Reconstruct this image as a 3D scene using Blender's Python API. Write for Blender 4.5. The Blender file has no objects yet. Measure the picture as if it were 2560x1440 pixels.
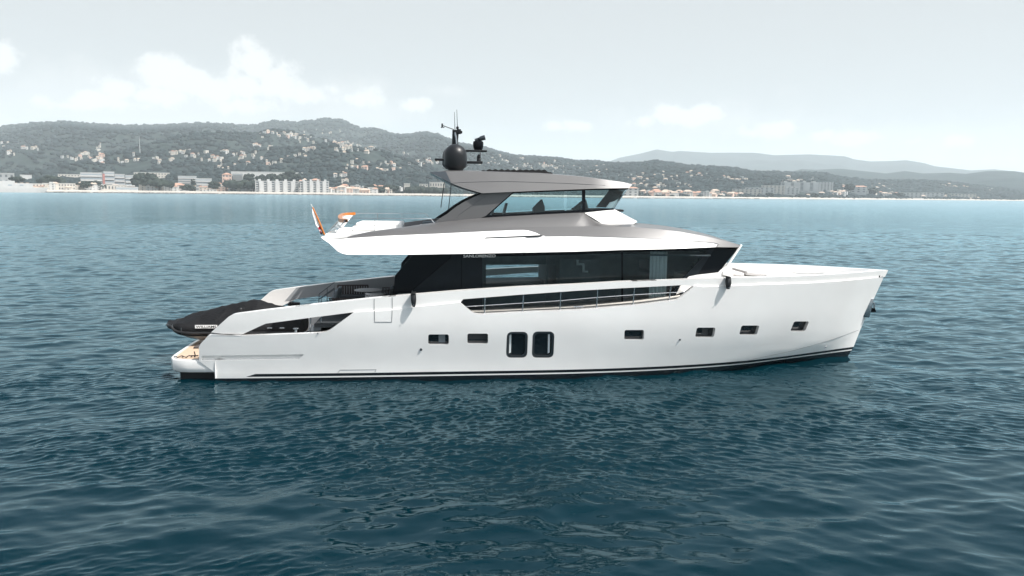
import bpy, math, random
import numpy as np
from mathutils import Vector, Matrix, noise
from mathutils.geometry import delaunay_2d_cdt

SC = bpy.context.scene
COL = SC.collection
R = math.radians

# ------------------------------------------------------------------ camera
IMG_W, IMG_H = 2560, 1440
LENS = 28.0
FPX = LENS / 36.0 * IMG_W
CAM_H = 6.4
HORIZON = 482.0
ROLL = R(0.65)
PITCH = math.atan((IMG_H / 2 - HORIZON) / FPX)
FW = Vector((0, math.cos(PITCH), -math.sin(PITCH)))
UP0 = Vector((0, math.sin(PITCH), math.cos(PITCH)))
RT0 = Vector((1, 0, 0))
RT = RT0 * math.cos(ROLL) + UP0 * math.sin(ROLL)
UP = UP0 * math.cos(ROLL) - RT0 * math.sin(ROLL)
CAM = Vector((0, 0, CAM_H))
cam_d = bpy.data.cameras.new('camera')
cam_d.lens = LENS
cam_d.sensor_width = 36
cam_d.clip_start = 0.1
cam_d.clip_end = 60000
cam = bpy.data.objects.new('camera', cam_d)
COL.objects.link(cam)
cam.matrix_world = Matrix.Translation(CAM) @ Matrix((RT, UP, -FW)).transposed().to_4x4()
SC.camera = cam

# ------------------------------------------------------------------ boat frame (x forward, y port, z up; origin on the waterline at the transom)
YAW = R(5.418)
EX = Vector((math.cos(YAW), math.sin(YAW), 0))
EY = Vector((-math.sin(YAW), math.cos(YAW), 0))
BO = Vector((-10.2119, 29.4125, 0))
BM = Matrix.Translation(BO) @ Matrix.Rotation(YAW, 4, 'Z')


def ray(px, py):
    return FW + RT * ((px - 1280) / FPX) + UP * ((720 - py) / FPX)


def U(px, py, y):
    """photo point -> boat coordinates on the vertical plane y"""
    r = ray(px, py)
    t = (y - (CAM - BO).dot(EY)) / r.dot(EY)
    p = CAM + r * t - BO
    return Vector((p.dot(EX), y, p.z))


def W(px, py, z):
    r = ray(px, py)
    p = CAM + r * ((z - CAM_H) / r.z) - BO
    return Vector((p.dot(EX), p.dot(EY), z))


def UF(px, py, yf):
    """photo point -> the surface y = yf(x, z)"""
    y = -3.0
    for _ in range(40):
        p = U(px, py, y)
        y = 0.5 * y + 0.5 * yf(p.x, p.z)
    p = U(px, py, y)
    return p


# ------------------------------------------------------------------ render, sky, sun
SC.render.engine = 'CYCLES'
cy = SC.cycles
cy.use_denoising = True
cy.max_bounces = 8
cy.diffuse_bounces = 3
cy.glossy_bounces = 4
cy.transmission_bounces = 4
cy.transparent_max_bounces = 12
cy.volume_bounces = 3
cy.blur_glossy = 0.2
cy.sample_clamp_indirect = 40.0
cy.sample_clamp_direct = 30.0
SC.view_settings.view_transform = 'Standard'
SC.view_settings.look = 'None'
SC.view_settings.gamma = 1
SC.view_settings.exposure = 0.72

SUN_DIR = (EX * 1.6 - EY * 0.82 + Vector((0, 0, 2.5))).normalized()
SUN_EL = math.asin(SUN_DIR.z)
SUN_AZ = math.atan2(SUN_DIR.x, SUN_DIR.y)
sun_d = bpy.data.lights.new('sun', 'SUN')
sun_d.energy = 4.3
sun_d.angle = R(0.5)
sun_d.color = (1.0, 0.96, 0.91)
sun = bpy.data.objects.new('sun', sun_d)
COL.objects.link(sun)
sun.rotation_mode = 'QUATERNION'
sun.rotation_quaternion = SUN_DIR.to_track_quat('Z', 'Y')

world = bpy.data.worlds.new('World')
SC.world = world
world.use_nodes = True
wt = world.node_tree
wt.nodes.clear()


class NT:
    """small helper to wire shader nodes"""
    def __init__(s, tree):
        s.t = tree

    def n(s, kind, **kw):
        nd = s.t.nodes.new(kind)
        for k, v in kw.items():
            setattr(nd, k, v)
        return nd

    def l(s, a, b):
        s.t.links.new(a, b)

    def math(s, op, a, b=None, c=None, clamp=False):
        nd = s.n('ShaderNodeMath', operation=op)
        nd.use_clamp = clamp
        for i, v in enumerate((a, b, c)):
            if v is None:
                continue
            if isinstance(v, (int, float)):
                nd.inputs[i].default_value = v
            else:
                s.l(v, nd.inputs[i])
        return nd.outputs[0]

    def mix(s, fac, a, b, mode='MIX'):
        nd = s.n('ShaderNodeMix', data_type='RGBA', blend_type=mode)
        for i, v in ((0, fac), (6, a), (7, b)):
            if isinstance(v, (int, float)):
                nd.inputs[i].default_value = v
            elif isinstance(v, tuple):
                nd.inputs[i].default_value = v if len(v) == 4 else (*v, 1)
            else:
                s.l(v, nd.inputs[i])
        return nd.outputs[2]

    def smooth(s, v, a, b, c=0.0, d=1.0):
        nd = s.n('ShaderNodeMapRange', interpolation_type='SMOOTHSTEP')
        s.l(v, nd.inputs[0])
        for i, x in enumerate((a, b, c, d)):
            nd.inputs[i + 1].default_value = x
        return nd.outputs[0]

    def noise(s, vec, scale, detail=4, rough=0.55):
        nd = s.n('ShaderNodeTexNoise')
        nd.inputs['Scale'].default_value = scale
        nd.inputs['Detail'].default_value = detail
        nd.inputs['Roughness'].default_value = rough
        if vec is not None:
            s.l(vec, nd.inputs['Vector'])
        return nd


k = NT(wt)
wout = k.n('ShaderNodeOutputWorld')
bg = k.n('ShaderNodeBackground')
sky = k.n('ShaderNodeTexSky', sky_type='NISHITA')
sky.sun_disc = False
sky.sun_elevation = SUN_EL
sky.sun_rotation = SUN_AZ
sky.air_density = 1.0
sky.dust_density = 3.0
sky.ozone_density = 1.0
hsv = k.n('ShaderNodeHueSaturation')
hsv.inputs['Saturation'].default_value = 0.42
k.l(sky.outputs[0], hsv.inputs['Color'])
tc = k.n('ShaderNodeTexCoord')
sep = k.n('ShaderNodeSeparateXYZ')
k.l(tc.outputs['Generated'], sep.inputs[0])
az = k.math('ARCTAN2', sep.outputs[0], sep.outputs[1])
el = k.math('ARCSINE', sep.outputs[2])
comb = k.n('ShaderNodeCombineXYZ')
k.l(az, comb.inputs[0])
k.l(el, comb.inputs[1])
ns = k.noise(comb.outputs[0], 26.0, 8, 0.6)
ns2 = k.noise(comb.outputs[0], 80.0, 4, 0.55)


def azel(px, py):
    d = ray(px, py).normalized()
    return math.atan2(d.x, d.y), math.asin(d.z)


def cloud_mask(blobs):
    cur = None
    for (px, py, rx, ry, gain) in blobs:
        a0, e0 = azel(px, py)
        dx = k.math('MULTIPLY', k.math('SUBTRACT', az, a0), FPX / rx)
        dy = k.math('MULTIPLY', k.math('SUBTRACT', el, e0), FPX / ry)
        d = k.math('SQRT', k.math('ADD', k.math('MULTIPLY', dx, dx), k.math('MULTIPLY', dy, dy)))
        m = k.math('MULTIPLY', k.math('SUBTRACT', 1.0, d), gain)
        cur = m if cur is None else k.math('MAXIMUM', cur, m)
    return cur


big = [(652, 165, 78, 70, 1), (690, 195, 80, 62, 1), (600, 215, 90, 55, 1), (405, 185, 78, 58, 1), (470, 205, 85, 50, 1),
       (540, 225, 100, 55, 1), (300, 225, 80, 40, 1), (235, 250, 80, 32, 1), (400, 245, 160, 40, 1), (700, 225, 110, 50, .9),
       (8, 155, 52, 48, 1), (760, 240, 100, 36, .8), (830, 222, 70, 26, .7), (900, 250, 95, 38, .75), (620, 262, 150, 36, .8), (330, 262, 140, 34, .75), (150, 262, 70, 22, .6), (1040, 262, 66, 28, 1), (1690, 292, 115, 36, 1.1), (1755, 283, 66, 38, 1.1), (1615, 302, 66, 28, 1),
       (1445, 314, 66, 26, .95), (1385, 318, 46, 22, .85), (1940, 325, 90, 34, 1), (1880, 332, 66, 26, .9), (2130, 345, 95, 30, 1), (2060, 340, 50, 24, .9),
       (2400, 352, 46, 28, .95), (2290, 352, 50, 20, .5)]
soft = [(380, 270, 520, 110, 1), (470, 285, 420, 75, 1), (860, 245, 130, 60, .9), (900, 280, 190, 45, .9), (120, 250, 170, 60, .7), (1110, 228, 60, 16, .5),
        (190, 185, 45, 18, .5), (1800, 310, 420, 60, .5), (2250, 350, 420, 60, .5)]
cm = cloud_mask(big)
nz = k.math('MULTIPLY', k.math('SUBTRACT', ns.outputs[0], 0.5), 2.0)
cm2 = k.math('ADD', cm, nz)
cm2 = k.math('ADD', cm2, k.math('MULTIPLY', k.math('SUBTRACT', ns2.outputs[0], 0.5), 0.35))
cov = k.smooth(cm2, 0.14, 0.64)
sm = k.math('ADD', cloud_mask(soft), k.math('MULTIPLY', nz, 0.7))
cov_s = k.smooth(sm, -0.15, 0.7, 0.0, 0.85)
# billows: thicker parts whiter, bases greyer
bill = k.smooth(k.math('ADD', cm2, k.math('MULTIPLY', k.math('SUBTRACT', el, 0.085), 7.0)), 0.1, 0.75)
SKY_K = 0.12
sc3 = lambda *c: tuple(v / SKY_K for v in c)
skys = hsv.outputs[0]
skys = k.mix(1.0, skys, (.94, 1.0, 1.0), 'MULTIPLY')
hz = k.smooth(el, 0.20, 0.46, 1.0, 0.0)
skys = k.mix(k.math('MULTIPLY', hz, 0.95), skys, sc3(0.382, 0.396, 0.402))
c1 = k.mix(cov_s, skys, sc3(0.475, 0.478, 0.478))
ccol = k.mix(bill, sc3(0.43, 0.438, 0.445), sc3(0.60, 0.60, 0.598))
c2 = k.mix(k.math('MULTIPLY', cov, 0.95), c1, ccol)
k.l(c2, bg.inputs['Color'])
bg.inputs['Strength'].default_value = SKY_K
k.l(bg.outputs[0], wout.inputs[0])


# ------------------------------------------------------------------ materials
def principled(name, col, rough=0.5, metal=0.0, spec=0.5, coat=0.0, var=0.0, vscale=3.0, bump=0.0, bscale=40.0):
    m = bpy.data.materials.new(name)
    m.use_nodes = True
    b = m.node_tree.nodes['Principled BSDF']
    b.inputs['Base Color'].default_value = (*col, 1)
    b.inputs['Roughness'].default_value = rough
    b.inputs['Metallic'].default_value = metal
    b.inputs['Specular IOR Level'].default_value = spec
    b.inputs['Coat Weight'].default_value = coat
    b.inputs['Coat Roughness'].default_value = 0.06
    q = NT(m.node_tree)
    tco = q.n('ShaderNodeTexCoord')
    if var > 0:
        nn = q.noise(tco.outputs['Object'], vscale, 5, 0.6)
        f = q.smooth(nn.outputs[0], 0.3, 0.7)
        c = q.mix(f, tuple(x * (1 - var) for x in col), tuple(min(1, x * (1 + var)) for x in col))
        q.l(c, b.inputs['Base Color'])
        rr = q.smooth(nn.outputs[0], 0.3, 0.7, rough * (1 - var * .6), min(1, rough * (1 + var * .6)))
        q.l(rr, b.inputs['Roughness'])
    if bump > 0:
        nb = q.noise(tco.outputs['Object'], bscale, 4, 0.6)
        bp = q.n('ShaderNodeBump')
        bp.inputs['Strength'].default_value = bump
        bp.inputs['Distance'].default_value = 0.05
        q.l(nb.outputs[0], bp.inputs['Height'])
        q.l(bp.outputs[0], b.inputs['Normal'])
    return m


def glass(name, tint, dirt=0.02, refl=1.0):
    m = bpy.data.materials.new(name)
    m.use_nodes = True
    t = m.node_tree
    t.nodes.clear()
    q = NT(t)
    out = q.n('ShaderNodeOutputMaterial')
    tr = q.n('ShaderNodeBsdfTransparent')
    tr.inputs[0].default_value = (*tint, 1)
    gl = q.n('ShaderNodeBsdfGlossy')
    gl.inputs['Roughness'].default_value = 0.015
    gl.inputs['Color'].default_value = (refl, refl, refl, 1)
    fr = q.n('ShaderNodeFresnel')
    fr.inputs[0].default_value = 1.5
    mx = q.n('ShaderNodeMixShader')
    q.l(fr.outputs[0], mx.inputs[0])
    q.l(tr.outputs[0], mx.inputs[1])
    q.l(gl.outputs[0], mx.inputs[2])
    df = q.n('ShaderNodeBsdfDiffuse')
    df.inputs[0].default_value = (.5, .55, .56, 1)
    m2 = q.n('ShaderNodeMixShader')
    m2.inputs[0].default_value = dirt
    q.l(mx.outputs[0], m2.inputs[1])
    q.l(df.outputs[0], m2.inputs[2])
    q.l(m2.outputs[0], out.inputs[0])
    return m


M = {}
M['white'] = principled('white_gelcoat', (.80, .785, .77), .22, spec=.5, coat=.3, var=.02, vscale=.6)
M['hull_white'] = principled('topside_white', (.80, .78, .765), .2, coat=.4, var=.02)
M['white_matt'] = principled('white_nonskid', (.74, .74, .73), .5, var=.03, vscale=4)
M['cream'] = principled('cream_deck', (.62, .59, .55), .55, var=.05, vscale=5)
M['silver'] = principled('silver_paint', (.108, .105, .106), .40, metal=.2, coat=.2, var=.03, vscale=.8)
M['silver_dark'] = principled('dark_silver_paint', (.12, .12, .125), .4, metal=.4, coat=.3, var=.03)
M['black'] = principled('gloss_black', (.005, .006, .008), .12, spec=.12)
M['matt_black'] = principled('matt_black', (.009, .010, .012), .5, spec=.3, var=.1, vscale=8)
M['dome'] = principled('satin_black', (.011, .012, .014), .40, spec=.35, var=.08, vscale=4)
M['panel'] = principled('charcoal_panel', (.008, .012, .016), .35, spec=.15, var=.15, vscale=3)
M['chrome'] = principled('stainless_steel', (.45, .46, .48), .22, metal=1.0)
M['steel_dark'] = principled('dark_steel', (.10, .11, .12), .3, metal=.8)
M['teak'] = principled('teak', (.50, .37, .27), .6, var=.12, vscale=14)
M['orange_teak'] = principled('varnished_teak', (.46, .15, .025), .35, coat=.3, var=.15, vscale=9)
M['grey_fabric'] = principled('grey_fabric', (.15, .175, .19), .9, var=.12, vscale=14, bump=.3, bscale=90)
M['dark_fabric'] = principled('dark_fabric', (.03, .034, .038), .9, var=.15, vscale=14, bump=.3)
M['rope_brown'] = principled('brown_woven_rope', (.07, .058, .055), .85, var=.2, vscale=30, bump=.5)
M['pale_fabric'] = principled('pale_fabric', (.56, .54, .53), .9, var=.08, vscale=12, bump=.3)
M['white_fabric'] = principled('white_fabric', (.76, .75, .74), .9, var=.04, vscale=8, bump=.2)
M['curtain'] = principled('sheer_curtain', (.80, .82, .82), .9, var=.05)
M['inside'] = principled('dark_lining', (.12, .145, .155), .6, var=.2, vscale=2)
M['soffit'] = principled('dark_grey_lining', (.045, .048, .052), .6)  # dark grey of the deck soffit and hardtop underside
M['plain_grey'] = principled('plain_grey', (.33, .345, .36), .4)
M['cover'] = principled('black_canvas', (.007, .007, .008), .62, spec=.2, var=.25, vscale=3, bump=.5, bscale=10)
M['rubber'] = principled('black_rubber', (.012, .012, .013), .45)
M['ribhull'] = principled('cream_gelcoat', (.58, .47, .40), .3, coat=.3)
M['tinted'] = glass('tinted_window_glass', (.58, .68, .70), .012, .7)
M['clear_teal'] = glass('teal_window_glass', (.70, .87, .89), .02, .6)
M['clear'] = glass('clear_screen', (.88, .93, .93), .12, .9)
M['dark_pane'] = principled('porthole_glass', (.006, .010, .013), .05, spec=.6)
M['groove'] = principled('panel_gap', (.10, .105, .11), .6)
M['red'] = principled('red_cloth', (.36, .015, .03), .8)
M['navy'] = principled('navy_cloth', (.02, .025, .05), .8)
M['letters'] = principled('white_letters', (.85, .85, .85), .4)
M['black_letters'] = principled('black_letters', (.02, .02, .02), .5)

# hull paint: white with a black boot stripe, a white line and black antifouling
mh = principled('hull_paint', (.80, .81, .82), .14, spec=.5, coat=.5)
q = NT(mh.node_tree)
b = mh.node_tree.nodes['Principled BSDF']
b.inputs['Coat Roughness'].default_value = 0.04
tco = q.n('ShaderNodeTexCoord')
sp = q.n('ShaderNodeSeparateXYZ')
q.l(tco.outputs['Object'], sp.inputs[0])
zx = q.math('SUBTRACT', sp.outputs[2], q.math('MULTIPLY', sp.outputs[0], 0.0055))
ends = q.math('GREATER_THAN', sp.outputs[0], q.math('ADD', 0.92, q.math('MULTIPLY', q.math('SUBTRACT', sp.outputs[2], 0.13), 3.2)))
b1 = q.math('MULTIPLY', q.math('LESS_THAN', zx, 0.245), q.math('GREATER_THAN', zx, 0.145))
b1 = q.math('MULTIPLY', b1, ends)
b2 = q.math('LESS_THAN', zx, 0.098)
bb = q.math('MAXIMUM', b1, b2)
nn = q.noise(tco.outputs['Object'], 0.5, 4, 0.55)
wc = q.mix(q.smooth(nn.outputs[0], .3, .7), (.80, .78, .765), (.84, .825, .81))
q.l(q.mix(bb, wc, (.008, .010, .013)), b.inputs['Base Color'])
nb = q.noise(tco.outputs['Object'], 1.1, 2, 0.5)
bp = q.n('ShaderNodeBump')
bp.inputs['Strength'].default_value = 0.16
bp.inputs['Distance'].default_value = 0.05
q.l(nb.outputs[0], bp.inputs['Height'])
q.l(bp.outputs[0], b.inputs['Normal'])
M['hull'] = mh


# ------------------------------------------------------------------ mesh builder
class MB:
    def __init__(s):
        s.v, s.f, s.mi = [], [], []
        s.cur = 0

    def add(s, vs, fs, mi=None):
        o = len(s.v)
        s.v += [Vector(p) for p in vs]
        s.f += [tuple(i + o for i in f) for f in fs]
        s.mi += [s.cur if mi is None else mi] * len(fs)
        return s

    def box(s, c, d, rz=0.0, ry=0.0, bev=0.0, rx=0.0):
        x, y, z = (e / 2 for e in d)
        rot = Matrix.Rotation(rz, 3, 'Z') @ Matrix.Rotation(ry, 3, 'Y') @ Matrix.Rotation(rx, 3, 'X')
        if bev <= 0:
            P = [Vector((a * x, b_ * y, c_ * z)) for c_ in (-1, 1) for b_ in (-1, 1) for a in (-1, 1)]
            Fc = [(0, 2, 3, 1), (4, 5, 7, 6), (0, 1, 5, 4), (2, 6, 7, 3), (0, 4, 6, 2), (1, 3, 7, 5)]
            return s.add([rot @ p + Vector(c) for p in P], Fc)
        bev = min(bev, x * .95, y * .95, z * .95)
        rings = []
        n = 3
        def outline(ix, iy, zz):
            pts = []
            for (sx, sy, a0) in ((1, 1, 0), (-1, 1, 90), (-1, -1, 180), (1, -1, 270)):
                for j in range(n + 1):
                    a = R(a0 + 90 * j / n)
                    pts.append(Vector((sx * (x - bev) + ix * math.cos(a), sy * (y - bev) + ix * math.sin(a), zz)))
            return pts
        for j in range(n + 1):
            a = R(90 * j / n)
            rings.append(outline(bev * math.sin(a), 0, -z + bev * (1 - math.cos(a))))
        for j in range(n + 1):
            a = R(90 * j / n)
            rings.append(outline(bev * math.cos(a), 0, z - bev * (1 - math.sin(a))))
        N = len(rings[0])
        P = [rot @ p + Vector(c) for r_ in rings for p in r_]
        Fc = []
        for i in range(len(rings) - 1):
            for j in range(N):
                a, b_ = i * N + j, i * N + (j + 1) % N
                Fc.append((a, b_, b_ + N, a + N))
        Fc.append(tuple(range(N - 1, -1, -1)))
        Fc.append(tuple((len(rings) - 1) * N + j for j in range(N)))
        return s.add(P, Fc)

    def tube(s, pts, r, n=8, caps=True, radii=None):
        pts = [Vector(p) for p in pts]
        rings = []
        ref = Vector((0, 0, 1))
        for i, p in enumerate(pts):
            t = (pts[min(i + 1, len(pts) - 1)] - pts[max(i - 1, 0)]).normalized()
            if abs(t.dot(ref)) > .95:
                ref = Vector((1, 0, 0)) if abs(t.x) < .9 else Vector((0, 1, 0))
            u = t.cross(ref).normalized()
            w = u.cross(t).normalized()
            ref = w
            rr = radii[i] if radii else r
            rings.append([p + (u * math.cos(2 * math.pi * j / n) + w * math.sin(2 * math.pi * j / n)) * rr for j in range(n)])
        P = [p for r_ in rings for p in r_]
        Fc = [(i * n + j, i * n + (j + 1) % n, (i + 1) * n + (j + 1) % n, (i + 1) * n + j) for i in range(len(pts) - 1) for j in range(n)]
        if caps:
            Fc.append(tuple(range(n - 1, -1, -1)))
            Fc.append(tuple((len(pts) - 1) * n + j for j in range(n)))
        return s.add(P, Fc)

    def lathe(s, prof, c=(0, 0, 0), n=28, axis=None):
        c = Vector(c)
        q_ = Vector((0, 0, 1)).rotation_difference(Vector(axis)) if axis is not None else None
        P = []
        for (r_, z) in prof:
            for j in range(n):
                p = Vector((r_ * math.cos(2 * math.pi * j / n), r_ * math.sin(2 * math.pi * j / n), z))
                if q_:
                    p = q_ @ p
                P.append(c + p)
        Fc = [(i * n + j, i * n + (j + 1) % n, (i + 1) * n + (j + 1) % n, (i + 1) * n + j) for i in range(len(prof) - 1) for j in range(n)]
        Fc.append(tuple(range(n - 1, -1, -1)))
        Fc.append(tuple((len(prof) - 1) * n + j for j in range(n)))
        return s.add(P, Fc)

    def loft(s, lines, close=False, flip=False):
        m = len(lines[0])
        P = [p for ln in lines for p in ln]
        Fc = []
        L = len(lines)
        for i in range(L if close else L - 1):
            for j in range(m - 1):
                a, b_ = i * m + j, ((i + 1) % L) * m + j
                f = (a, a + 1, b_ + 1, b_)
                Fc.append(f[::-1] if flip else f)
        return s.add(P, Fc)

    def prism(s, poly, vec):
        n = len(poly)
        poly = [Vector(p) for p in poly]
        P = poly + [p + Vector(vec) for p in poly]
        Fc = [tuple(range(n - 1, -1, -1)), tuple(range(n, 2 * n))] + [(j, (j + 1) % n, n + (j + 1) % n, n + j) for j in range(n)]
        return s.add(P, Fc)

    def mirror(s):
        n = len(s.v)
        s.v += [Vector((p.x, -p.y, p.z)) for p in s.v]
        nf = len(s.f)
        s.f += [tuple(i + n for i in reversed(f)) for f in s.f[:nf]]
        s.mi += s.mi[:nf]
        return s

    def build(s, name, mat, parent=None, mat_world=None, smooth=40, base=None, fixn=True):
        """base: boat-frame point that becomes the object's origin (top-level things on the boat)"""
        me = bpy.data.meshes.new(name)
        vs = s.v if base is None else [p - Vector(base) for p in s.v]
        me.from_pydata([tuple(p) for p in vs], [], s.f)
        for m_ in (mat if isinstance(mat, (list, tuple)) else [mat]):
            me.materials.append(m_)
        me.polygons.foreach_set('material_index', s.mi)
        if fixn:
            import bmesh
            bm = bmesh.new()
            bm.from_mesh(me)
            bmesh.ops.remove_doubles(bm, verts=bm.verts, dist=1e-5)
            bmesh.ops.recalc_face_normals(bm, faces=bm.faces)
            bm.to_mesh(me)
            bm.free()
        if smooth:
            me.polygons.foreach_set('use_smooth', [True] * len(me.polygons))
            me.set_sharp_from_angle(angle=R(smooth))
        me.update()
        o = bpy.data.objects.new(name, me)
        COL.objects.link(o)
        if parent is not None:
            o.parent = parent
        elif base is not None:
            o.matrix_world = BM @ Matrix.Translation(Vector(base))
        elif mat_world is not None:
            o.matrix_world = mat_world
        return o


def tag(o, label=None, cat=None, group=None, kind=None):
    for key, v in (('label', label), ('category', cat), ('group', group), ('kind', kind)):
        if v:
            o[key] = v
    return o


def empty(name, mw, label, cat, group=None):
    o = bpy.data.objects.new(name, None)
    COL.objects.link(o)
    o.matrix_world = mw
    o.empty_display_size = 0.3
    return tag(o, label, cat, group)


def bthing(name, base, label, cat, group=None, rz=0.0):
    """Empty standing on the boat; parts are built in the thing's own frame"""
    return empty(name, BM @ Matrix.Translation(Vector(base)) @ Matrix.Rotation(rz, 4, 'Z'), label, cat, group)


def resample(pts, n):
    pts = [Vector(p) for p in pts]
    d = [0.0]
    for a, b_ in zip(pts, pts[1:]):
        d.append(d[-1] + (b_ - a).length)
    out, i = [], 0
    for t in np.linspace(0, d[-1], n):
        while i < len(pts) - 2 and d[i + 1] < t:
            i += 1
        w = (t - d[i]) / max(1e-9, d[i + 1] - d[i])
        out.append(pts[i].lerp(pts[i + 1], w))
    return out


def smoothline(pts, n):
    """Catmull-Rom through pts, n samples"""
    P = [Vector(p) for p in pts]
    P = [P[0] * 2 - P[1]] + P + [P[-1] * 2 - P[-2]]
    out = []
    for i in range(1, len(P) - 2):
        for j in range(12):
            t = j / 12
            a, b_, c, d = P[i - 1], P[i], P[i + 1], P[i + 2]
            out.append(.5 * ((2 * b_) + (c - a) * t + (2 * a - 5 * b_ + 4 * c - d) * t * t + (3 * b_ - a - 3 * c + d) * t ** 3))
    out.append(P[-2])
    return resample(out, n)


def inside(pt, poly):
    x, y = pt
    c = False
    j = len(poly) - 1
    for i in range(len(poly)):
        xi, yi = poly[i]
        xj, yj = poly[j]
        if (yi > y) != (yj > y) and x < (xj - xi) * (y - yi) / (yj - yi) + xi:
            c = not c
        j = i
    return c


def dens(poly, step):
    out = []
    n = len(poly)
    for i in range(n):
        a, b_ = Vector(poly[i]), Vector(poly[(i + 1) % n])
        m = max(1, int((b_ - a).length / step))
        for j in range(m):
            out.append(tuple(a.lerp(b_, j / m)))
    return out


def skin(mb, outline, holes, yf, thick=0.15, grid=0.25, inner=None, mi_rim=None):
    """surface y = yf(x, z) over a polygon in (x, z) with holes, given thickness towards the centreline"""
    outline = dens(outline, grid)
    holes = [dens(h, min(grid, .12)) for h in holes]
    vs = list(outline)
    edges = [(i, (i + 1) % len(outline)) for i in range(len(outline))]
    for h in holes:
        o = len(vs)
        vs += h
        edges += [(o + i, o + (i + 1) % len(h)) for i in range(len(h))]
    nb = len(vs)
    xs = [p[0] for p in outline]
    zs = [p[1] for p in outline]
    bpts = np.array(vs)
    for gx in np.arange(min(xs) + grid / 2, max(xs), grid):
        for gz in np.arange(min(zs) + grid / 2, max(zs), grid):
            if inside((gx, gz), outline) and not any(inside((gx, gz), h) for h in holes):
                if np.min(np.hypot(bpts[:, 0] - gx, bpts[:, 1] - gz)) > grid * .45:
                    vs.append((gx, gz))
    r = delaunay_2d_cdt([Vector((float(a), float(b_))) for a, b_ in vs], edges, [], 0, 1e-5)
    V2, F2 = r[0], r[2]
    tris = []
    for f in F2:
        c = sum((V2[i] for i in f), Vector((0, 0))) / len(f)
        if inside(c, outline) and not any(inside(c, h) for h in holes):
            tris.append(tuple(f))
    P = [Vector((p.x, yf(p.x, p.y), p.y)) for p in V2]
    if inner is None:
        inner = lambda x, z: min(yf(x, z) + thick, 0.0)
    Q = [Vector((p.x, inner(p.x, p.y), p.y)) for p in V2]
    mb.add(P, tris)
    if thick <= 0:
        return
    mb.add(Q, [f[::-1] for f in tris])
    cnt = {}
    for f in tris:
        for i in range(3):
            e = (f[i], f[(i + 1) % 3])
            cnt[e] = 1
    for (a, b_) in list(cnt):
        if (b_, a) not in cnt:
            mb.add([P[a], P[b_], Q[b_], Q[a]], [(0, 1, 2, 3)], mi_rim)


def XZ(pts, yf):
    out = []
    for p in pts:
        v = UF(p[0], p[1], yf)
        out.append((v.x, v.z))
    return out


def rrect(x0, z0, x1, z1, r, n=4, shear=0.0):
    pts = []
    for (cx, cz, a0) in ((x1 - r, z1 - r, 0), (x0 + r, z1 - r, 90), (x0 + r, z0 + r, 180), (x1 - r, z0 + r, 270)):
        for j in range(n + 1):
            a = R(a0 + 90 * j / n)
            zz = cz + r * math.sin(a)
            pts.append((cx + r * math.cos(a) + shear * (zz - (z0 + z1) / 2), zz))
    return pts


def lerp_list(xs, ys):
    return lambda x: float(np.interp(x, xs, ys))


# ================================================================== the yacht
yacht = empty('motor_yacht', BM, 'long white motor yacht with silver upper deck and dark saloon windows', 'yacht')

STEM_Z = [-1.2, 0, .38, 1.11, 2.45, 3.22, 3.6]
STEM_X = [23.3, 23.94, 24.15, 24.40, 24.92, 25.24, 25.38]
stem = lerp_list(STEM_Z, STEM_X)


def hb(x, z):
    zz = max(-1.0, min(3.6, z))
    t = max(0.0, min(1.0, zz / 2.2))
    B = 3.38 + .20 * t * t * (3 - 2 * t)
    w = max(0.0, (x / stem(zz) - .42) / .58)
    p = float(np.interp(zz, [-.7, 0, 1.2, 3.5], [1.8, 2.2, 2.8, 3.5]))
    y = B * (1 - min(1.0, w) ** p)
    if x < 6:
        y -= .14 * ((6 - x) / 6) ** 2
    if x > 17.0:
        zc = float(np.interp(x, [17.0, 19.0, 20.9, 22.4, 24.4], [.05, .30, .54, .76, 1.10]))
        if zz < zc:
            y *= 1 - min(.8, (zc - max(zz, -.2)) * min(1.0, (x - 17.0) / 3.0) * .34)
    if zz < 0:
        y += zz * .3
    return max(0.0, y)


yh_ = lambda x, z: -hb(x, z)
yband = lambda x, z: -max(0.0, hb(x, z) - .055)


def pxr(x0, y0, x1, y1, r, skew=0.0, n=4):
    """rounded rectangle in photo pixels"""
    pts = []
    for (cx, cy_, a0) in ((x1 - r, y0 + r, 0), (x0 + r, y0 + r, 90), (x0 + r, y1 - r, 180), (x1 - r, y1 - r, 270)):
        for j in range(n + 1):
            a = R(a0 + 90 * j / n)
            yy = cy_ - r * math.sin(a)
            pts.append((cx + r * math.cos(a) + skew * ((y0 + y1) / 2 - yy), yy))
    return pts


ports_px = [((1070.6, 836, 1122, 861), 0.0), ((1168.6, 834, 1220, 859), 0.0), ((1561, 825, 1610, 849), .04), ((1740, 819, 1787, 843), .18),
            ((1851, 813.8, 1895.5, 837), .28), ((1980.5, 803.5, 2018, 828), .42)]
big_px = [(1266, 829.6, 1319, 894.8), (1330.5, 828.7, 1385, 894.8)]
port_holes = [XZ(pxr(*p, 4.5, s), yh_) for p, s in ports_px]
big_holes = [XZ(pxr(*p, 12, .04), yh_) for p in big_px]
slot = XZ([(504, 889.5), (760, 886), (747, 897.5), (504, 901)], yh_)

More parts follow.
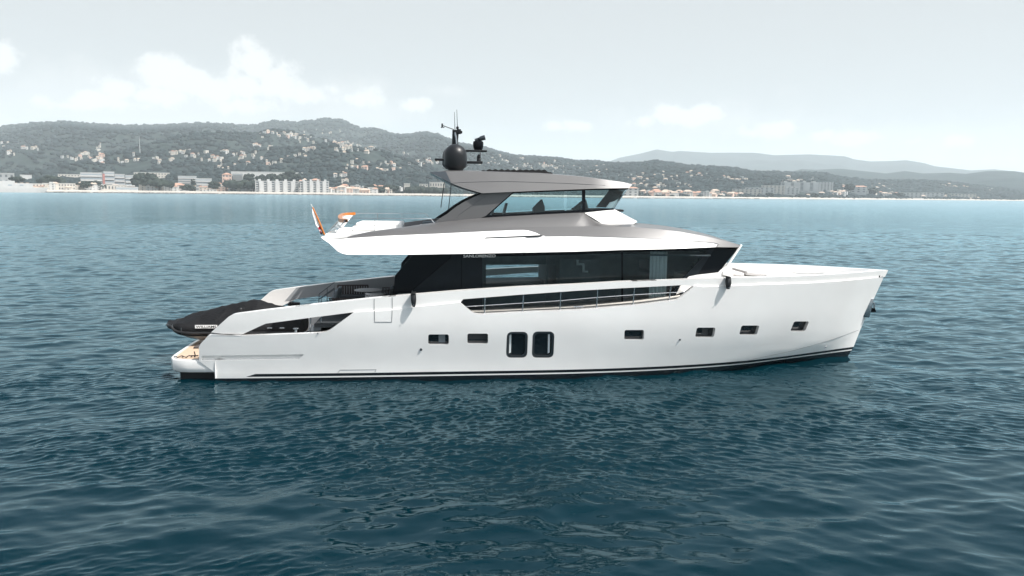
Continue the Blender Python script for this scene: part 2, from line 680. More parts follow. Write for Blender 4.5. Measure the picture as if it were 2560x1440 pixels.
H_top = [(536, 931), (498, 903), (497, 868), (501, 860), (522, 837.5), (600, 838.7), (760, 834), (800, 832), (815, 829.5), (826, 824), (885, 780.5), (960, 777), (1035, 768), (1151, 756),
         (1172, 774), (1181, 781), (1191, 785), (1202, 786), (1211, 785.4), (1302, 780.5), (1440, 774.7), (1502, 770.6), (1603, 761.5), (1680, 751.5), (1695, 749), (1738, 714.5), (1758, 717.5),
         (1910, 711.5), (2035, 707), (2135, 699.5), (2180, 695)]
hull_out = [(0.0, -.7)] + XZ(H_top, yh_) + [(stem(3.2), 3.2)] + [(stem(z), z) for z in (2.45, 1.8, 1.11, .38, 0.0, -.7)]
mb = MB()
skin(mb, hull_out, port_holes + big_holes + [slot], yh_, .25, .22)
port_side = MB()
skin(port_side, hull_out, [], yh_, .25, .28)
port_side.v = [Vector((p.x, -p.y, p.z)) for p in port_side.v]
mb.add(port_side.v, [f[::-1] for f in port_side.f])
mb.add([(0, -3.3, -.7), (0, 3.3, -.7), (0, 3.3, .7), (0, -3.3, .7)], [(0, 1, 2, 3)])
hull = mb.build('hull', M['hull'], yacht, smooth=35)

# bulwark cap band, stern wings included
B_out = [(527.5, 831), (560, 802), (572, 791.5), (578, 788), (588, 785.5), (660, 776), (775, 762.5), (937, 745), (1040, 736), (1147, 727), (1297, 717.5), (1440, 711), (1550, 704.5), (1705, 699),
         (1821, 695), (1921, 693), (2010, 690), (2110, 684), (2160, 680.5)]
B_low = [(2135, 699.5), (2035, 707), (1910, 711.5), (1758, 717.5), (1701, 713), (1550, 720.8), (1440, 727), (1297, 737), (1158, 748), (1151, 756.5), (1035, 768.5), (960, 777.5), (885, 780.5),
         (775, 794.5), (680, 807), (665, 809), (655, 813), (600, 838.7)]
bo = XZ(B_out, yband) + [(stem(3.5) - .02, 3.50), (stem(3.2) - .04, 3.22)] + XZ(B_low, yband)
mb = MB()
skin(mb, bo, [], yband, .34, .22)
mb.mirror()
mb.build('bulwark', M['white'], yacht, smooth=35)
# rounded nose where the two caps meet
mb = MB()
mb.prism([(stem(3.2) - .7, -.34, 3.225), (stem(3.2) + .02, -.05, 3.225), (stem(3.2) + .02, .05, 3.225), (stem(3.2) - .7, .34, 3.225)], (.12, 0, .27))
mb.build('bow_cap', M['white'], yacht, smooth=30)


def both(m_, name, mat, **kw):
    """the starboard piece and its port twin, one object each"""
    m_.build(name, mat, yacht, **kw)
    t_ = MB()
    t_.add([(p.x, -p.y, p.z) for p in m_.v], [f[::-1] for f in m_.f])
    t_.build(name, mat, yacht, **kw)


def sheet(name, pts, yf, mat, off, parent, thick=.0, grid=.3):
    m_ = MB()
    skin(m_, XZ(pts, yf), [], lambda x, z: yf(x, z) + off, thick, grid)
    return m_.build(name, mat, parent)


# portholes: recessed pane, part of it a pale blind
for i, (p, s) in enumerate(ports_px):
    x0, y0, x1, y1 = p
    o = sheet('porthole', pxr(x0 - 6, y0 - 6, x1 + 6, y1 + 6, 5, s), yh_, M['dark_pane'], .16 if i < 3 else .20, yacht)
    if i == 0:
        sheet('blind', [(x0 + 26, y0 + 1), (x1 - 9, y0 + 1), (x1 - 9, y1 - 3), (x0 + 26, y1 - 3)], yh_, M['grey_fabric'], .15, o)
    if i == 1:
        sheet('blind', [(x0 + 2, y0 + 1), (x1 - 2, y0 + 1), (x1 - 2, y1 - 9), (x0 + 2, y1 - 9)], yh_, M['dark_fabric'], .15, o)
    if i == 3:
        sheet('blind', [(x0 + 20, y0 + 1), (x0 + 36, y0 + 1), (x0 + 34, y1 - 3), (x0 + 18, y1 - 3)], yh_, M['dark_fabric'], .19, o)
for i, (x0, y0, x1, y1) in enumerate(big_px):
    o = sheet('hull_window', pxr(x0 - 4, y0 - 4, x1 + 4, y1 + 4, 5, .04), yh_, M['dark_pane'], .10, yacht)
    m_ = MB()
    skin(m_, XZ(pxr(x0 + .4, y0 + .4, x1 - .4, y1 - .4, 11.6, .04), yh_), [XZ(pxr(x0 + 6, y0 + 5, x1 - 6, y1 - 6, 9, .04), yh_)],
         lambda x, z: yh_(x, z) + .025, .07, .12)
    m_.build('window_frame', M['steel_dark'], o)
    cx = (x0 + 8, x0 + 13) if i == 0 else (x1 - 14, x1 - 9)
    sheet('curtain_strip', [(cx[0], y0 + 8), (cx[1], y0 + 8), (cx[1] - 1, y1 - 12), (cx[0] - 1, y1 - 10)], yh_, M['curtain'], .094, o)
# recess plate behind the long slot by the platform
sheet('rub_recess', [(500, 886), (764, 883), (764, 903), (500, 904)], yh_, M['white'], .09, yacht)

# drains and lights in the topsides
for (px, py, r_) in ((1052.6, 873.7, .045), (1699.8, 849, .035), (2064, 867, .03), (795, 833.5, .025)):
    p = UF(px, py, yh_)
    m_ = MB().lathe([(r_, -.03), (r_, .02), (r_ * .6, .03)], p, 12, axis=(0, -1, 0))
    m_.build('drain_outlet', M['steel_dark'] if px != 2064 else M['chrome'], yacht)


def seam(pts, yf, w=.012, mat='groove', name='panel_seam', off=-.002):
    """thin inlaid line on a surface"""
    P = [UF(a, b_, yf) for a, b_ in pts]
    P2 = []
    for a, b_ in zip(P, P[1:]):
        n_ = max(2, int((b_ - a).length / .3))
        P2 += [a.lerp(b_, i / n_) for i in range(n_)]
    P2.append(P[-1])
    P2 = [Vector((p.x, yf(p.x, p.z) + off, p.z)) for p in P2]
    m_ = MB().tube(P2, w, 6)
    return m_.build(name, M[mat], yacht)


seam([(936, 777), (936.5, 805), (979.5, 805), (980.5, 777)], yh_, .009)
seam([(935.5, 746.5), (935.5, 776)], yband, .009)
seam([(980.5, 743), (980.8, 775)], yband, .009)
seam([(844, 933), (850, 925), (941, 924), (937, 930)], yh_, .007)
seam([(530, 834.5), (604, 836)], yh_, .014)
seam([(1872, 900), (1980, 877), (2060, 855), (2146, 825)], yh_, .006)

# ------------------------------------------------------------------ decks
sill = XZ([(1151, 756), (1211, 785.4), (1440, 774.7), (1603, 761.5), (1695, 749), (1760, 740)], yh_)
sz = lerp_list([sill[1][0] - .5] + [p[0] for p in sill[1:]], [sill[1][1]] + [p[1] for p in sill[1:]])
mb = MB()
xs_ = np.linspace(7.2, 17.0, 30)
mb.loft([[Vector((x, -hb(x, 2.3) + .2, sz(x) - .012)) for x in xs_], [Vector((x, -2.3, sz(x) - .012)) for x in xs_]])
mb.mirror()
mb.build('side_deck', M['cream'], yacht)
mb = MB()
xs_ = np.linspace(16.2, 24.6, 26)
mb.loft([[Vector((x, -max(.02, hb(x, 2.9) - .2), 2.95)) for x in xs_], [Vector((x, max(.02, hb(x, 2.9) - .2), 2.95)) for x in xs_]])
mb.build('foredeck', M['white_matt'], yacht)
# inner bulwark lining of the foredeck (gives the white inside of the far bulwark)
mb = MB()
mb.loft([[Vector((x, max(.01, hb(x, z) - .3 - (3.4 - z) * .25), z)) for x in np.linspace(16.5, 24.7, 24)] for z in (2.95, 3.2, 3.44)])
mb.mirror()
mb.build('bulwark_lining', M['white'], yacht)
mb = MB()
mb.box((5.75, 0, 1.86), (5.0, 6.3, .12))
mb.build('cockpit_deck', M['dark_fabric'], yacht, smooth=0)
mb = MB()
mb.box((3.35, 0, 1.28), (.25, 6.3, 1.1))
for i in range(5):
    mb.box((3.1 - i * .26, -2.35, 1.62 - i * .22), (.27, 1.2, .06), bev=.01)
    mb.box((3.2 - i * .26, -2.35, 1.50 - i * .22), (.04, 1.2, .20))
mb.build('stern_stairs', M['steel_dark'], yacht, smooth=0)
mb = MB()
mb.box((1.6, 0, .60), (3.3, 6.2, .2))
mb.build('garage_floor', M['teak'], yacht, smooth=0)

# grey sheet on the inner face of the cockpit bulwark
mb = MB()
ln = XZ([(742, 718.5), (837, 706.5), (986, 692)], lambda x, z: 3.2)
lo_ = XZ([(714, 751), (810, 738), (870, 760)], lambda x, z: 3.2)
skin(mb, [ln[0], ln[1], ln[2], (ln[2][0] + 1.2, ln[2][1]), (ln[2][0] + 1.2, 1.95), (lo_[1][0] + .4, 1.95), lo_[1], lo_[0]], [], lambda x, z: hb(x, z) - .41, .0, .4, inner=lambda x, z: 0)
mb.build('cockpit_grey_sheet', M['plain_grey'], yacht)

# stern platform
ring = [(.02, -3.235), (-.9, -3.225), (-1.22, -3.17), (-1.45, -3.05), (-1.60, -2.75), (-1.66, -2.3), (-1.72, 0)]
ring = ring + [(x, -y) for x, y in ring[-2::-1]]


def ringz(s_, z, dx=0.0):
    return [Vector((x * s_ if x < 0 else x, y * (1 - (1 - s_) * .25), z)) if True else None for x, y in ring]


mb = MB()
L = [ringz(.80, .30), ringz(.94, .30), ringz(.985, .36), ringz(1.0, .46), ringz(1.0, .69), ringz(.99, .72)]
mb.loft(L)
mb.add(L[0], [tuple(range(len(ring)))])
mb.add(L[-1], [tuple(range(len(ring)))])
mb.build('swim_platform', M['hull_white'], yacht, smooth=28)
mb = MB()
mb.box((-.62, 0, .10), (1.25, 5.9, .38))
mb.build('platform_shade_box', M['matt_black'], yacht, smooth=0)  # added black box, stands in for the shade under the platform
mb = MB()
T = [Vector((x * .93 + .02 if x < 0 else x, y * .945, .726)) for x, y in ring]
mb.add(T, [tuple(range(len(T)))])
mb.build('platform_decking', M['teak'], yacht, smooth=0)
mb = MB()
mb.box((-.55, -.1, .76), (1.5, 2.3, .06), bev=.02)
mb.build('platform_hatch', M['rope_brown'], yacht)

# rail posts in the side opening and its wire
for (xt, yt, xb, yb) in ((1212.5, 744, 1211.5, 781), (1308.5, 738, 1306.5, 776.5), (1402, 731.5, 1400.0, 771), (1494.5, 726, 1491.3, 766), (1586, 721, 1582.5, 757.5), (1677.5, 716, 1672.8, 750.5)):
    a, b_ = UF(xt, yt, lambda x, z: -hb(x, z) + .2), UF(xb, yb, lambda x, z: -hb(x, z) + .2)
    a.z += .04
    b_.z = sz(b_.x) - .01
    m_ = MB().tube([a, b_], .022, 8)
    m_.lathe([(.05, 0), (.05, .02), (.025, .03)], b_, 10)
    m_.build('rail_post', M['chrome'], yacht)
wire = [UF(a, b_, lambda x, z: -hb(x, z) + .2) for a, b_ in ((1165, 766), (1211, 763.5), (1306, 757.5), (1400, 751.5), (1492, 743.5), (1583, 737), (1675, 731.5), (1718, 730))]
MB().tube(wire, .013, 6).build('rail_wire', M['chrome'], yacht)
# cleats on the side deck
for (px, py) in ((1446, 768),):
    p = W(px, py, sz(12.2) + .06)
    m_ = MB().tube([p + Vector((-.17, 0, .02)), p + Vector((.17, 0, .02))], .018, 8)
    m_.tube([p + Vector((-.08, 0, .02)), p + Vector((-.08, 0, -.07))], .016, 8).tube([p + Vector((.08, 0, .02)), p + Vector((.08, 0, -.07))], .016, 8)
    m_.build('deck_cleat', M['chrome'], yacht)
p = UF(740, 828, lambda x, z: -hb(x, z) + .3)
MB().lathe([(.10, -.10), (.05, -.07), (.045, .05), (.10, .08), (.10, .10)], p, 16).build('bollard', M['chrome'], yacht)
for (px) in (674, 705):
    p = UF(px, 820, lambda x, z: -hb(x, z) + .35)
    MB().box(p, (.16, .05, .035), bev=.01).build('deck_light', M['chrome'], yacht)
for (a, b_) in (((777, 793), (775, 831)), ((803, 789), (802, 832))):
    m_ = MB().tube([UF(*a, lambda x, z: -hb(x, z) + .5), UF(*b_, lambda x, z: -hb(x, z) + .5)], .02, 8)
    m_.build('hand_rail', M['chrome'], yacht)

# ------------------------------------------------------------------ saloon (main deck house)
yw = lambda x, z: -2.5 + max(0.0, x - 16.3) * .34
house_parts = [
    ('aft_screen', [(1035.6, 633), (1131, 633), (1127, 643), (1120, 647), (1031, 724), (1028, 733), (997, 733), (982, 741), (982.5, 735), (988, 688)], 'black', -.02, .10),
    ('side_panel', [(1127, 643), (1127, 630), (1206, 630), (1206, 780), (1031, 780), (1031, 724), (1120, 647)], 'panel', 0.0, .10),
]
for n_, pts, mat, off, th in house_parts:
    m_ = MB()
    skin(m_, XZ(pts, yw), [], lambda x, z, off=off: yw(x, z) + off, th, .5)
    if n_ == 'aft_screen':
        both(m_, n_, M[mat])
    else:
        m_.build(n_, M[mat], yacht)
# dark slim frame of the panel and its vertical gap
seam([(1154, 643), (1154, 722)], lambda x, z: yw(x, z) - .0, .012, 'black', 'panel_gap')
seam([(1126, 644), (1031, 725)], lambda x, z: yw(x, z) - .0, .02, 'black', 'panel_gap')
glass_px = [(1206, 630), (1300, 629), (1440, 626), (1550, 622), (1705, 618), (1782, 615), (1780, 622), (1706, 697), (1678, 733), (1660, 760), (1603, 775), (1440, 790), (1206, 800)]
m_ = MB()
skin(m_, XZ(glass_px, yw), [], yw, 0, .8)
sw = m_.build('saloon_window', M['tinted'], yacht)
m_ = MB()
for px in (1555.5,):
    skin(m_, XZ([(px - 2, 624), (px + 2, 624), (px + 2, 770), (px - 2, 772)], yw), [], lambda x, z: yw(x, z) - .01, .03, .5)
skin(m_, XZ([(1206, 630), (1440, 626), (1550, 622), (1705, 618), (1783, 615), (1783, 626), (1705, 627), (1550, 631), (1440, 636.5), (1300, 640), (1206, 642)], yw), [], lambda x, z: yw(x, z) - .012, .03, .5)
m_.build('window_frame', M['black'], sw)
m_ = MB()
skin(m_, XZ([(1774, 622), (1786, 622), (1744, 686), (1735, 694), (1722, 697), (1705, 700), (1690, 735), (1672, 760), (1660, 760), (1683, 728), (1701, 700)], yw), [], lambda x, z: yw(x, z) - .015, .05, .3)
m_.build('window_post', M['panel'], yacht)
m_ = MB()
skin(m_, XZ([(1784, 619), (1847.6, 615), (1848, 618.5), (1795, 681), (1742, 687)], yw), [], yw, .03, .4)
both(m_, 'quarter_window', M['black'])
# white base under the quarter window, house front
m_ = MB()
skin(m_, XZ([(1722, 691), (1742, 687), (1795, 681), (1800, 676), (1822, 657), (1830, 672), (1834, 700), (1730, 720), (1690, 736), (1700, 715), (1717, 696)], yw), [], lambda x, z: yw(x, z) - .02, .1, .4)
both(m_, 'house_base', M['white'])
pa, pb = UF(1852, 612, yw), UF(1797, 681, yw)
m_ = MB()
m_.loft([[Vector((pa.x + (0.08 if abs(y) < 1 else 0), y, pa.z)) for y in np.linspace(pa.y, -pa.y, 9)], [Vector((pb.x + (0.08 if abs(y) < 1 else 0), y, pb.z)) for y in np.linspace(pb.y, -pb.y, 9)]])
m_.build('front_window', M['tinted'], yacht)
for s_ in (-1, 1):
    m_ = MB()
    a = Vector((pa.x + .02, s_ * abs(pa.y), pa.z))
    b_ = Vector((pb.x + .16, s_ * abs(pb.y), pb.z))
    m_.tube([a, a.lerp(b_, .5), b_, b_ + Vector((.1, 0, -.25))], .045, 8)
    m_.build('front_frame', M['white'], yacht)

# inside: floor, ceiling, far wall with openings towards the sea, lockers
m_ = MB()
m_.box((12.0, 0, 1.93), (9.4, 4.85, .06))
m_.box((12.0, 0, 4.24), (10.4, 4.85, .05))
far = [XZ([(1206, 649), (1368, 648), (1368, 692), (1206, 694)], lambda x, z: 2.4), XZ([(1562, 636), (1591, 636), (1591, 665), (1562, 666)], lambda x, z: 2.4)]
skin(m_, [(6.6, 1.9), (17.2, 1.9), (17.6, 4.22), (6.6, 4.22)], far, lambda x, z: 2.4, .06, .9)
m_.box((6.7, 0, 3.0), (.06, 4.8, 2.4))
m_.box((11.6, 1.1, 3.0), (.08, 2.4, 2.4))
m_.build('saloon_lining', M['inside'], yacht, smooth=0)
m_ = MB()
m_.box((10.0, 1.72, 2.3), (3.4, .95, .7), bev=.08)
m_.build('saloon_settee', M['dark_fabric'], yacht)
MB().box((15.0, .6, 2.4), (1.4, 1.6, .9), bev=.05).build('saloon_counter', M['grey_fabric'], yacht)
# stepped shelf light in the saloon, pale strip
m_ = MB()
yy = -1.0
for (x0, y0, x1, y1) in ((1441, 650, 1446, 662), (1441, 658, 1460, 663), (1456, 660, 1461, 680), (1456, 677, 1470, 681)):
    a, b_ = U(x0, y0, yy), U(x1, y1, yy)
    m_.box(((a.x + b_.x) / 2, yy, (a.z + b_.z) / 2), (abs(b_.x - a.x), .05, abs(b_.z - a.z)))
m_.build('stepped_shelf', M['curtain'], yacht, smooth=0)
m_ = MB()
a, b_ = U(1400, 648, -.9), U(1500, 706, -.9)
m_.box(((a.x + b_.x) / 2, -.9, (a.z + b_.z) / 2), (abs(b_.x - a.x), .04, abs(b_.z - a.z)))
m_.build('shelf_back', M['inside'], yacht, smooth=0)
# sheer curtain, its own thing hanging in the saloon
a, b_ = U(1625.5, 629, -2.28), U(1665, 757, -2.28)
m_ = MB()
L = []
for z in (a.z, b_.z):
    L.append([Vector((x, -2.28 + .03 * math.sin((x - a.x) * 42) + .012 * math.sin((x - a.x) * 97), z)) for x in np.linspace(a.x, b_.x, 70)])
m_.loft(L)
o = m_.build('sheer_curtain', M['curtain'], None, base=((a.x + b_.x) / 2, -2.28, 1.96), smooth=60)
tag(o, 'pale sheer curtain hanging in pleats behind the forward saloon window', 'curtain')

# ------------------------------------------------------------------ upper deck band, shoulder, roof of the saloon
BZ = lerp_list([3.5, 4.4, 6.6, 12.1, 15.8, 17.1, 18.7], [4.9, 4.29, 4.30, 4.43, 4.56, 4.61, 4.66])


def yb_(x, z):
    w = 3.40 - .043 * max(0.0, x - 13.0) ** 2
    zl = float(np.interp(x, [3.4, 6.6, 12.1, 15.8, 18.7], [4.29, 4.30, 4.43, 4.56, 4.64]))
    return -(w - .62 * max(-.1, z - zl) - .25 * max(0, z - zl) ** 2)


band_low = [(1791, 617.6), (1705, 621), (1550, 625), (1440, 629), (1240, 633), (1035, 636.6), (880, 636.8), (868, 636.6), (856, 634), (844, 628), (824, 609), (806, 597), (802, 592.5)]
band_top = [(812, 594), (824, 598.5), (845, 598), (868, 596), (960, 590), (1086, 584.6), (1204, 579), (1290, 575.3), (1309, 575), (1322, 576.5), (1340, 582), (1352, 588), (1362, 590), (1440, 589.5), (1550, 592.6),
            (1640, 596), (1705, 600), (1760, 604), (1785, 606.5), (1796, 610)]
m_ = MB()
slot2 = [(1208, 597), (1215, 593.5), (1334, 588.5), (1352, 587.5), (1358, 590), (1346, 594.5), (1318, 595.5), (1312, 593.5)]
skin(m_, XZ(band_top + band_low, yb_), [XZ(slot2, yb_)], yb_, .10, .22)
m_.mirror()
m_.build('upper_deck_band', M['white'], yacht, smooth=35)
sheet('air_intake', [(1204, 600), (1212, 591), (1340, 585), (1362, 586), (1362, 593), (1346, 597), (1300, 598)], yb_, M['steel_dark'], .07, yacht)
seam([(1085, 586), (1086, 634)], yb_, .007)
seam([(1085, 586.5), (1178, 584), (1181, 632)], yb_, .007)
# fine dark line along the lower edge, soffit and slanted stern end
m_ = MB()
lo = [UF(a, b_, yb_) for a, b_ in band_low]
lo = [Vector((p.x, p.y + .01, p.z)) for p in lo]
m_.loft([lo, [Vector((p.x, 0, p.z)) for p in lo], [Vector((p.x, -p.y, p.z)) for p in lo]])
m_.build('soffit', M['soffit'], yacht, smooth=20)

# silver shoulder: lower line A (top of the band), crease B, line C (foot of the wheelhouse)
A_px = band_top[3:8] + [(1309, 573), (1340, 578), (1362, 588), (1440, 587.5), (1550, 590.6), (1640, 594), (1705, 598), (1760, 602.5), (1797, 608), (1801, 612), (1795, 617.5), (1848, 618)]
ysh = lambda x, z: yb_(x, z) + .015
m_ = MB()
B_px = [(869, 594.5), (905, 588.5), (960, 583.5), (1086, 577.5), (1204, 571.5), (1330, 568), (1440, 566.3), (1508, 565.5), (1575, 567), (1640, 572), (1700, 579), (1766, 591), (1815, 603), (1846, 611.5)]
yB = lerp_list([4.0, 13.5, 15.5, 17.0, 18.6], [2.86, 2.80, 2.55, 2.15, 1.45])
C_px = [(872, 592), (890, 586), (929, 578.5), (1004, 568.5), (1086, 557.5), (1200, 545.5), (1330, 537.5), (1456, 531), (1508, 540), (1590, 557.5)]
yC = lerp_list([4.0, 6.0, 7.3, 14.0, 15.5], [2.72, 2.45, 2.25, 2.15, 1.75])
lineA = smoothline([UF(a, b_, ysh) for a, b_ in [(868, 596), (960, 590), (1086, 584.6), (1204, 579), (1309, 575), (1330, 579), (1350, 588), (1365, 589.5), (1440, 589), (1550, 592), (1640, 595.5), (1705, 599.5), (1760, 603.5), (1790, 607.5), (1796, 612), (1791.5, 618)]], 90)
# skin of the flank, from the band up to the crease
flank = [(868, 596), (960, 590), (1086, 584.6), (1204, 579), (1290, 575.3), (1309, 575), (1322, 576.5), (1340, 582), (1352, 588), (1362, 590), (1440, 589.5), (1550, 592.6), (1640, 596), (1705, 600), (1760, 604), (1785, 606.5),
         (1797, 610.5), (1792, 617.8), (1847, 618.5), (1853, 612)] + B_px[::-1]


def yfl(x, z):
    """flank leaning inwards from the band to the crease"""
    w = 3.40 - .043 * max(0.0, x - 13.0) ** 2
    zl = float(np.interp(x, [3.4, 6.6, 12.1, 15.8, 18.7], [4.29, 4.30, 4.43, 4.56, 4.64]))
    d = z - zl
    return -(w - .62 * max(-.1, d) - .30 * max(0, d) ** 2) + .012


m_ = MB()
skin(m_, XZ(flank, yfl), [], yfl, .08, .22)
m_.mirror()
m_.build('silver_flank', M['silver'], yacht, smooth=35)
seam([(1362, 590.5), (1440, 590), (1550, 593), (1640, 596.5), (1705, 600.5), (1760, 604.5), (1785, 607), (1795, 610), (1791, 617)], lambda x, z: yfl(x, z) - .03, .011, 'silver_dark')
# coaming from the crease up to the wheelhouse foot
cr = smoothline([UF(a, b_, yfl) for a, b_ in B_px[:9]], 60)


def cpt(a, b_):
    y = -2.2
    for _ in range(20):
        p = U(a, b_, y)
        y = -yC(p.x)
    return p


ctop = smoothline([cpt(a, b_) for a, b_ in [(870, 593), (890, 586.5), (929, 578.5), (1004, 568.5), (1086, 557), (1200, 545.5), (1330, 537.5), (1456, 531.5), (1461, 534), (1508, 559), (1583, 560)]], 60)
m_ = MB()
mid = [a.lerp(b_, .5) + Vector((0, -.06, .03)) for a, b_ in zip(cr, ctop)]
m_.loft([cr, mid, ctop])
inn = [p + Vector((0, .12, 0)) for p in ctop[:34]]
m_.loft([ctop[:34], inn, [Vector((p.x, p.y + .1, 4.95)) for p in inn]])
m_.mirror()
m_.build('silver_coaming', M['silver'], yacht, smooth=50)
# nose: full-width roof ahead of the wheelhouse
nose_c = smoothline([U(a, b_, 0.6) for a, b_ in ((1500, 556), (1593, 557), (1685, 564.5), (1766, 578.5), (1827, 595), (1852, 603.5))], 30)
crn = [UF(a, b_, yfl) for a, b_ in B_px]
cx_, cy2, cz_ = [p.x for p in crn], [p.y for p in crn], [p.z for p in crn]
m_ = MB()
L = []
for t in np.linspace(-1, 1, 17):
    ln = []
    xe = 18.34 + .40 * (1 - t * t)
    for p0 in nose_c:
        p = Vector((nose_c[0].x + (p0.x - nose_c[0].x) * (xe - nose_c[0].x) / (nose_c[-1].x - nose_c[0].x), 0, p0.z))
        ye, ze = float(np.interp(p.x, cx_, cy2)), float(np.interp(p.x, cx_, cz_))
        y = t * abs(ye)
        ln.append(Vector((p.x, y, ze + (p.z - ze) * max(0, 1 - abs(t) ** 2.6))))
    L.append(ln)
m_.loft(L)
fr = [ln[-1] for ln in L]
m_.loft([fr, [p + Vector((.025, 0, -.06)) for p in fr], [p + Vector((-.05, 0, -.15)) for p in fr], [p + Vector((-.30, 0, -.17)) for p in fr]])
m_.build('saloon_roof', M['silver'], yacht, smooth=40)
# fly deck floor
m_ = MB()
m_.box((6.6, 0, 4.90), (6.0, 5.2, .08))
m_.build('fly_deck', M['white_matt'], yacht, smooth=0)
m_ = MB()
m_.prism([(3.52, -2.9, 4.86), (4.4, -2.8, 4.95), (4.4, 2.8, 4.95), (3.52, 2.9, 4.86)], (0, 0, -.12))
m_.build('fly_deck_apron', M['white'], yacht, smooth=0)

# ------------------------------------------------------------------ wheelhouse
ywh = lambda x, z: -(2.12 - .10 * (z - 5.6)) + max(0.0, x - 12.6) * .38
# silver pillar
pil = [(1205, 484), (1218.6, 482), (1272, 480), (1281, 481), (1214, 540), (1200.5, 545.5), (1140, 550.5), (1086, 556), (1100, 546), (1117, 535.5), (1138, 519), (1162, 503.7), (1185, 492.5)]
m_ = MB()
skin(m_, XZ(pil, ywh), [], lambda x, z: ywh(x, z) - .03, .14, .25)
m_.build('wheelhouse_pillar', M['silver'], yacht, smooth=35)
mf = MB()
skin(mf, XZ(pil, ywh), [], lambda x, z: ywh(x, z) - .03, .14, .3)
mf.v = [Vector((p.x, -p.y, p.z)) for p in mf.v]
mf.f = [f[::-1] for f in mf.f]
mf.build('wheelhouse_pillar', M['matt_black'], yacht, smooth=35)
seam([(1222, 484), (1147, 537), (1140, 550)], lambda x, z: ywh(x, z) - .03, .010, 'silver_dark')
win1 = [(1281, 481), (1455, 474), (1455, 527), (1214, 540)]
win2 = [(1463, 474), (1566, 472), (1534, 522), (1463, 526.5)]
for nm, pts in (('wheelhouse_window', win1), ('wheelhouse_window', win2)):
    for s_ in (1, -1):
        m_ = MB()
        skin(m_, XZ(pts, ywh), [], ywh, 0, .6)
        if s_ < 0:
            m_.v = [Vector((p.x, -p.y, p.z)) for p in m_.v]
        o = m_.build(nm, M['clear_teal'] if s_ > 0 else M['clear'], yacht)
        if s_ > 0:
            fm = MB()
            if pts is win1:
                skin(fm, XZ([(1274, 477.5), (1455, 470), (1463, 469.6), (1463, 528), (1455, 531.5), (1198, 546), (1206, 540), (1272, 482)], ywh), [XZ([(1283, 483), (1455, 476.5), (1455, 525), (1221, 538)], ywh)],
                     lambda x, z: ywh(x, z) - .012, .05, .3)
            else:
                skin(fm, XZ([(1463.5, 469.6), (1572, 468), (1569, 473.8), (1463.5, 475.6)], ywh), [], lambda x, z: ywh(x, z) - .012, .05, .3)
                skin(fm, XZ([(1463.5, 524.5), (1533, 520.5), (1536, 524), (1463.5, 528.5)], ywh), [], lambda x, z: ywh(x, z) - .012, .05, .3)
            fm.build('window_frame', M['black'], o)
# windscreen across the front
pt, pbm = UF(1566, 472, ywh), UF(1534, 522, ywh)
m_ = MB()
ys = np.linspace(-1, 1, 13)
m_.loft([[Vector((pt.x + .28 * (1 - t * t), t * abs(pt.y), pt.z)) for t in ys], [Vector((pbm.x + .28 * (1 - t * t), t * abs(pbm.y), pbm.z)) for t in ys]])
m_.build('windscreen', M['clear'], yacht)
# bright front facet below the windscreen
m_ = MB()
f1, f2, f3, f4, f5 = UF(1461, 532, ywh), UF(1537, 523.5, ywh), U(1592, 555, -.9), U(1583, 560, -1.05), U(1508.6, 561, -2.2)
m_.add([f1, f2, f3, f4, f5], [(0, 1, 2, 3, 4)])
m_.add([f2, Vector((f2.x + .3, 0, f2.z)), Vector((f3.x + .25, 0, f3.z)), f3], [(0, 1, 2, 3)])
m_.mirror()
m_.build('front_coaming', M['white'], yacht, smooth=25)
m_ = MB().box((f2.x - .35, 0, f2.z - .05), (1.5, 2.7, .08), bev=.02)
m_.build('dashboard', M['matt_black'], yacht)
# inner lining of the lower wheelhouse, seen through the side windows
m_ = MB()
m_.box((11.2, 1.62, 5.36), (5.4, .5, .5), bev=.05)
m_.build('settee_base', M['panel'], yacht)

# hardtop
yr = lambda x, z: -(2.28 - .55 * (z - 6.35)) + max(0.0, x - 13.0) ** 1.5 * .13
roof_px = [(1092, 430.5), (1114, 428), (1180, 428), (1264, 431), (1354.5, 433.5), (1468, 443), (1558, 455.5), (1580.5, 461.5), (1572, 470), (1490, 471.6), (1354.5, 476.6), (1205, 483), (1160, 470), (1128, 458)]
m_ = MB()
skin(m_, XZ(roof_px, yr), [], yr, .10, .2)
m_.mirror()
top = [UF(a, b_, yr) for a, b_ in roof_px[:8]]
L = []
for t in np.linspace(-1, 1, 13):
    L.append([Vector((p.x + (0.25 * (1 - t * t) if i == len(top) - 1 else 0), t * -p.y, p.z + .07 * (1 - t * t))) for i, p in enumerate(top)])
m_.loft(L)
bot = [UF(a, b_, yr) for a, b_ in roof_px[8:]]
frt = [ln[-1] for ln in L]
m_.loft([frt, [Vector((bot[0].x + .22 * (1 - t * t), t * -bot[0].y, bot[0].z)) for t in np.linspace(-1, 1, 13)]])
m_.build('hardtop', M['silver'], yacht, smooth=35)
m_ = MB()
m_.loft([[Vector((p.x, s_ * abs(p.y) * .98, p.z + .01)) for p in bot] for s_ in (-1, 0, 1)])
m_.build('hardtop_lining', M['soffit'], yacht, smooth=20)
ac, bc = U(1074.7, 431.5, -2.2), UF(1128, 458, yr)
m_ = MB()
m_.loft([[Vector((top[0].x - .12, s_, top[0].z + .005)) for s_ in (-2.1, 0, 2.1)], [Vector((ac.x, s_, ac.z + .01)) for s_ in (-2.12, 0, 2.12)], [Vector((bot[-1].x, s_, bot[-1].z - .02)) for s_ in (-2.05, 0, 2.05)]])
m_.prism([(ac.x, -2.16, ac.z + .02), (top[1].x, -2.10, top[1].z), (bot[-1].x, -2.17, bot[-1].z)], (0, .06, 0))
m_.build('hardtop_tail', M['steel_dark'], yacht, smooth=20)
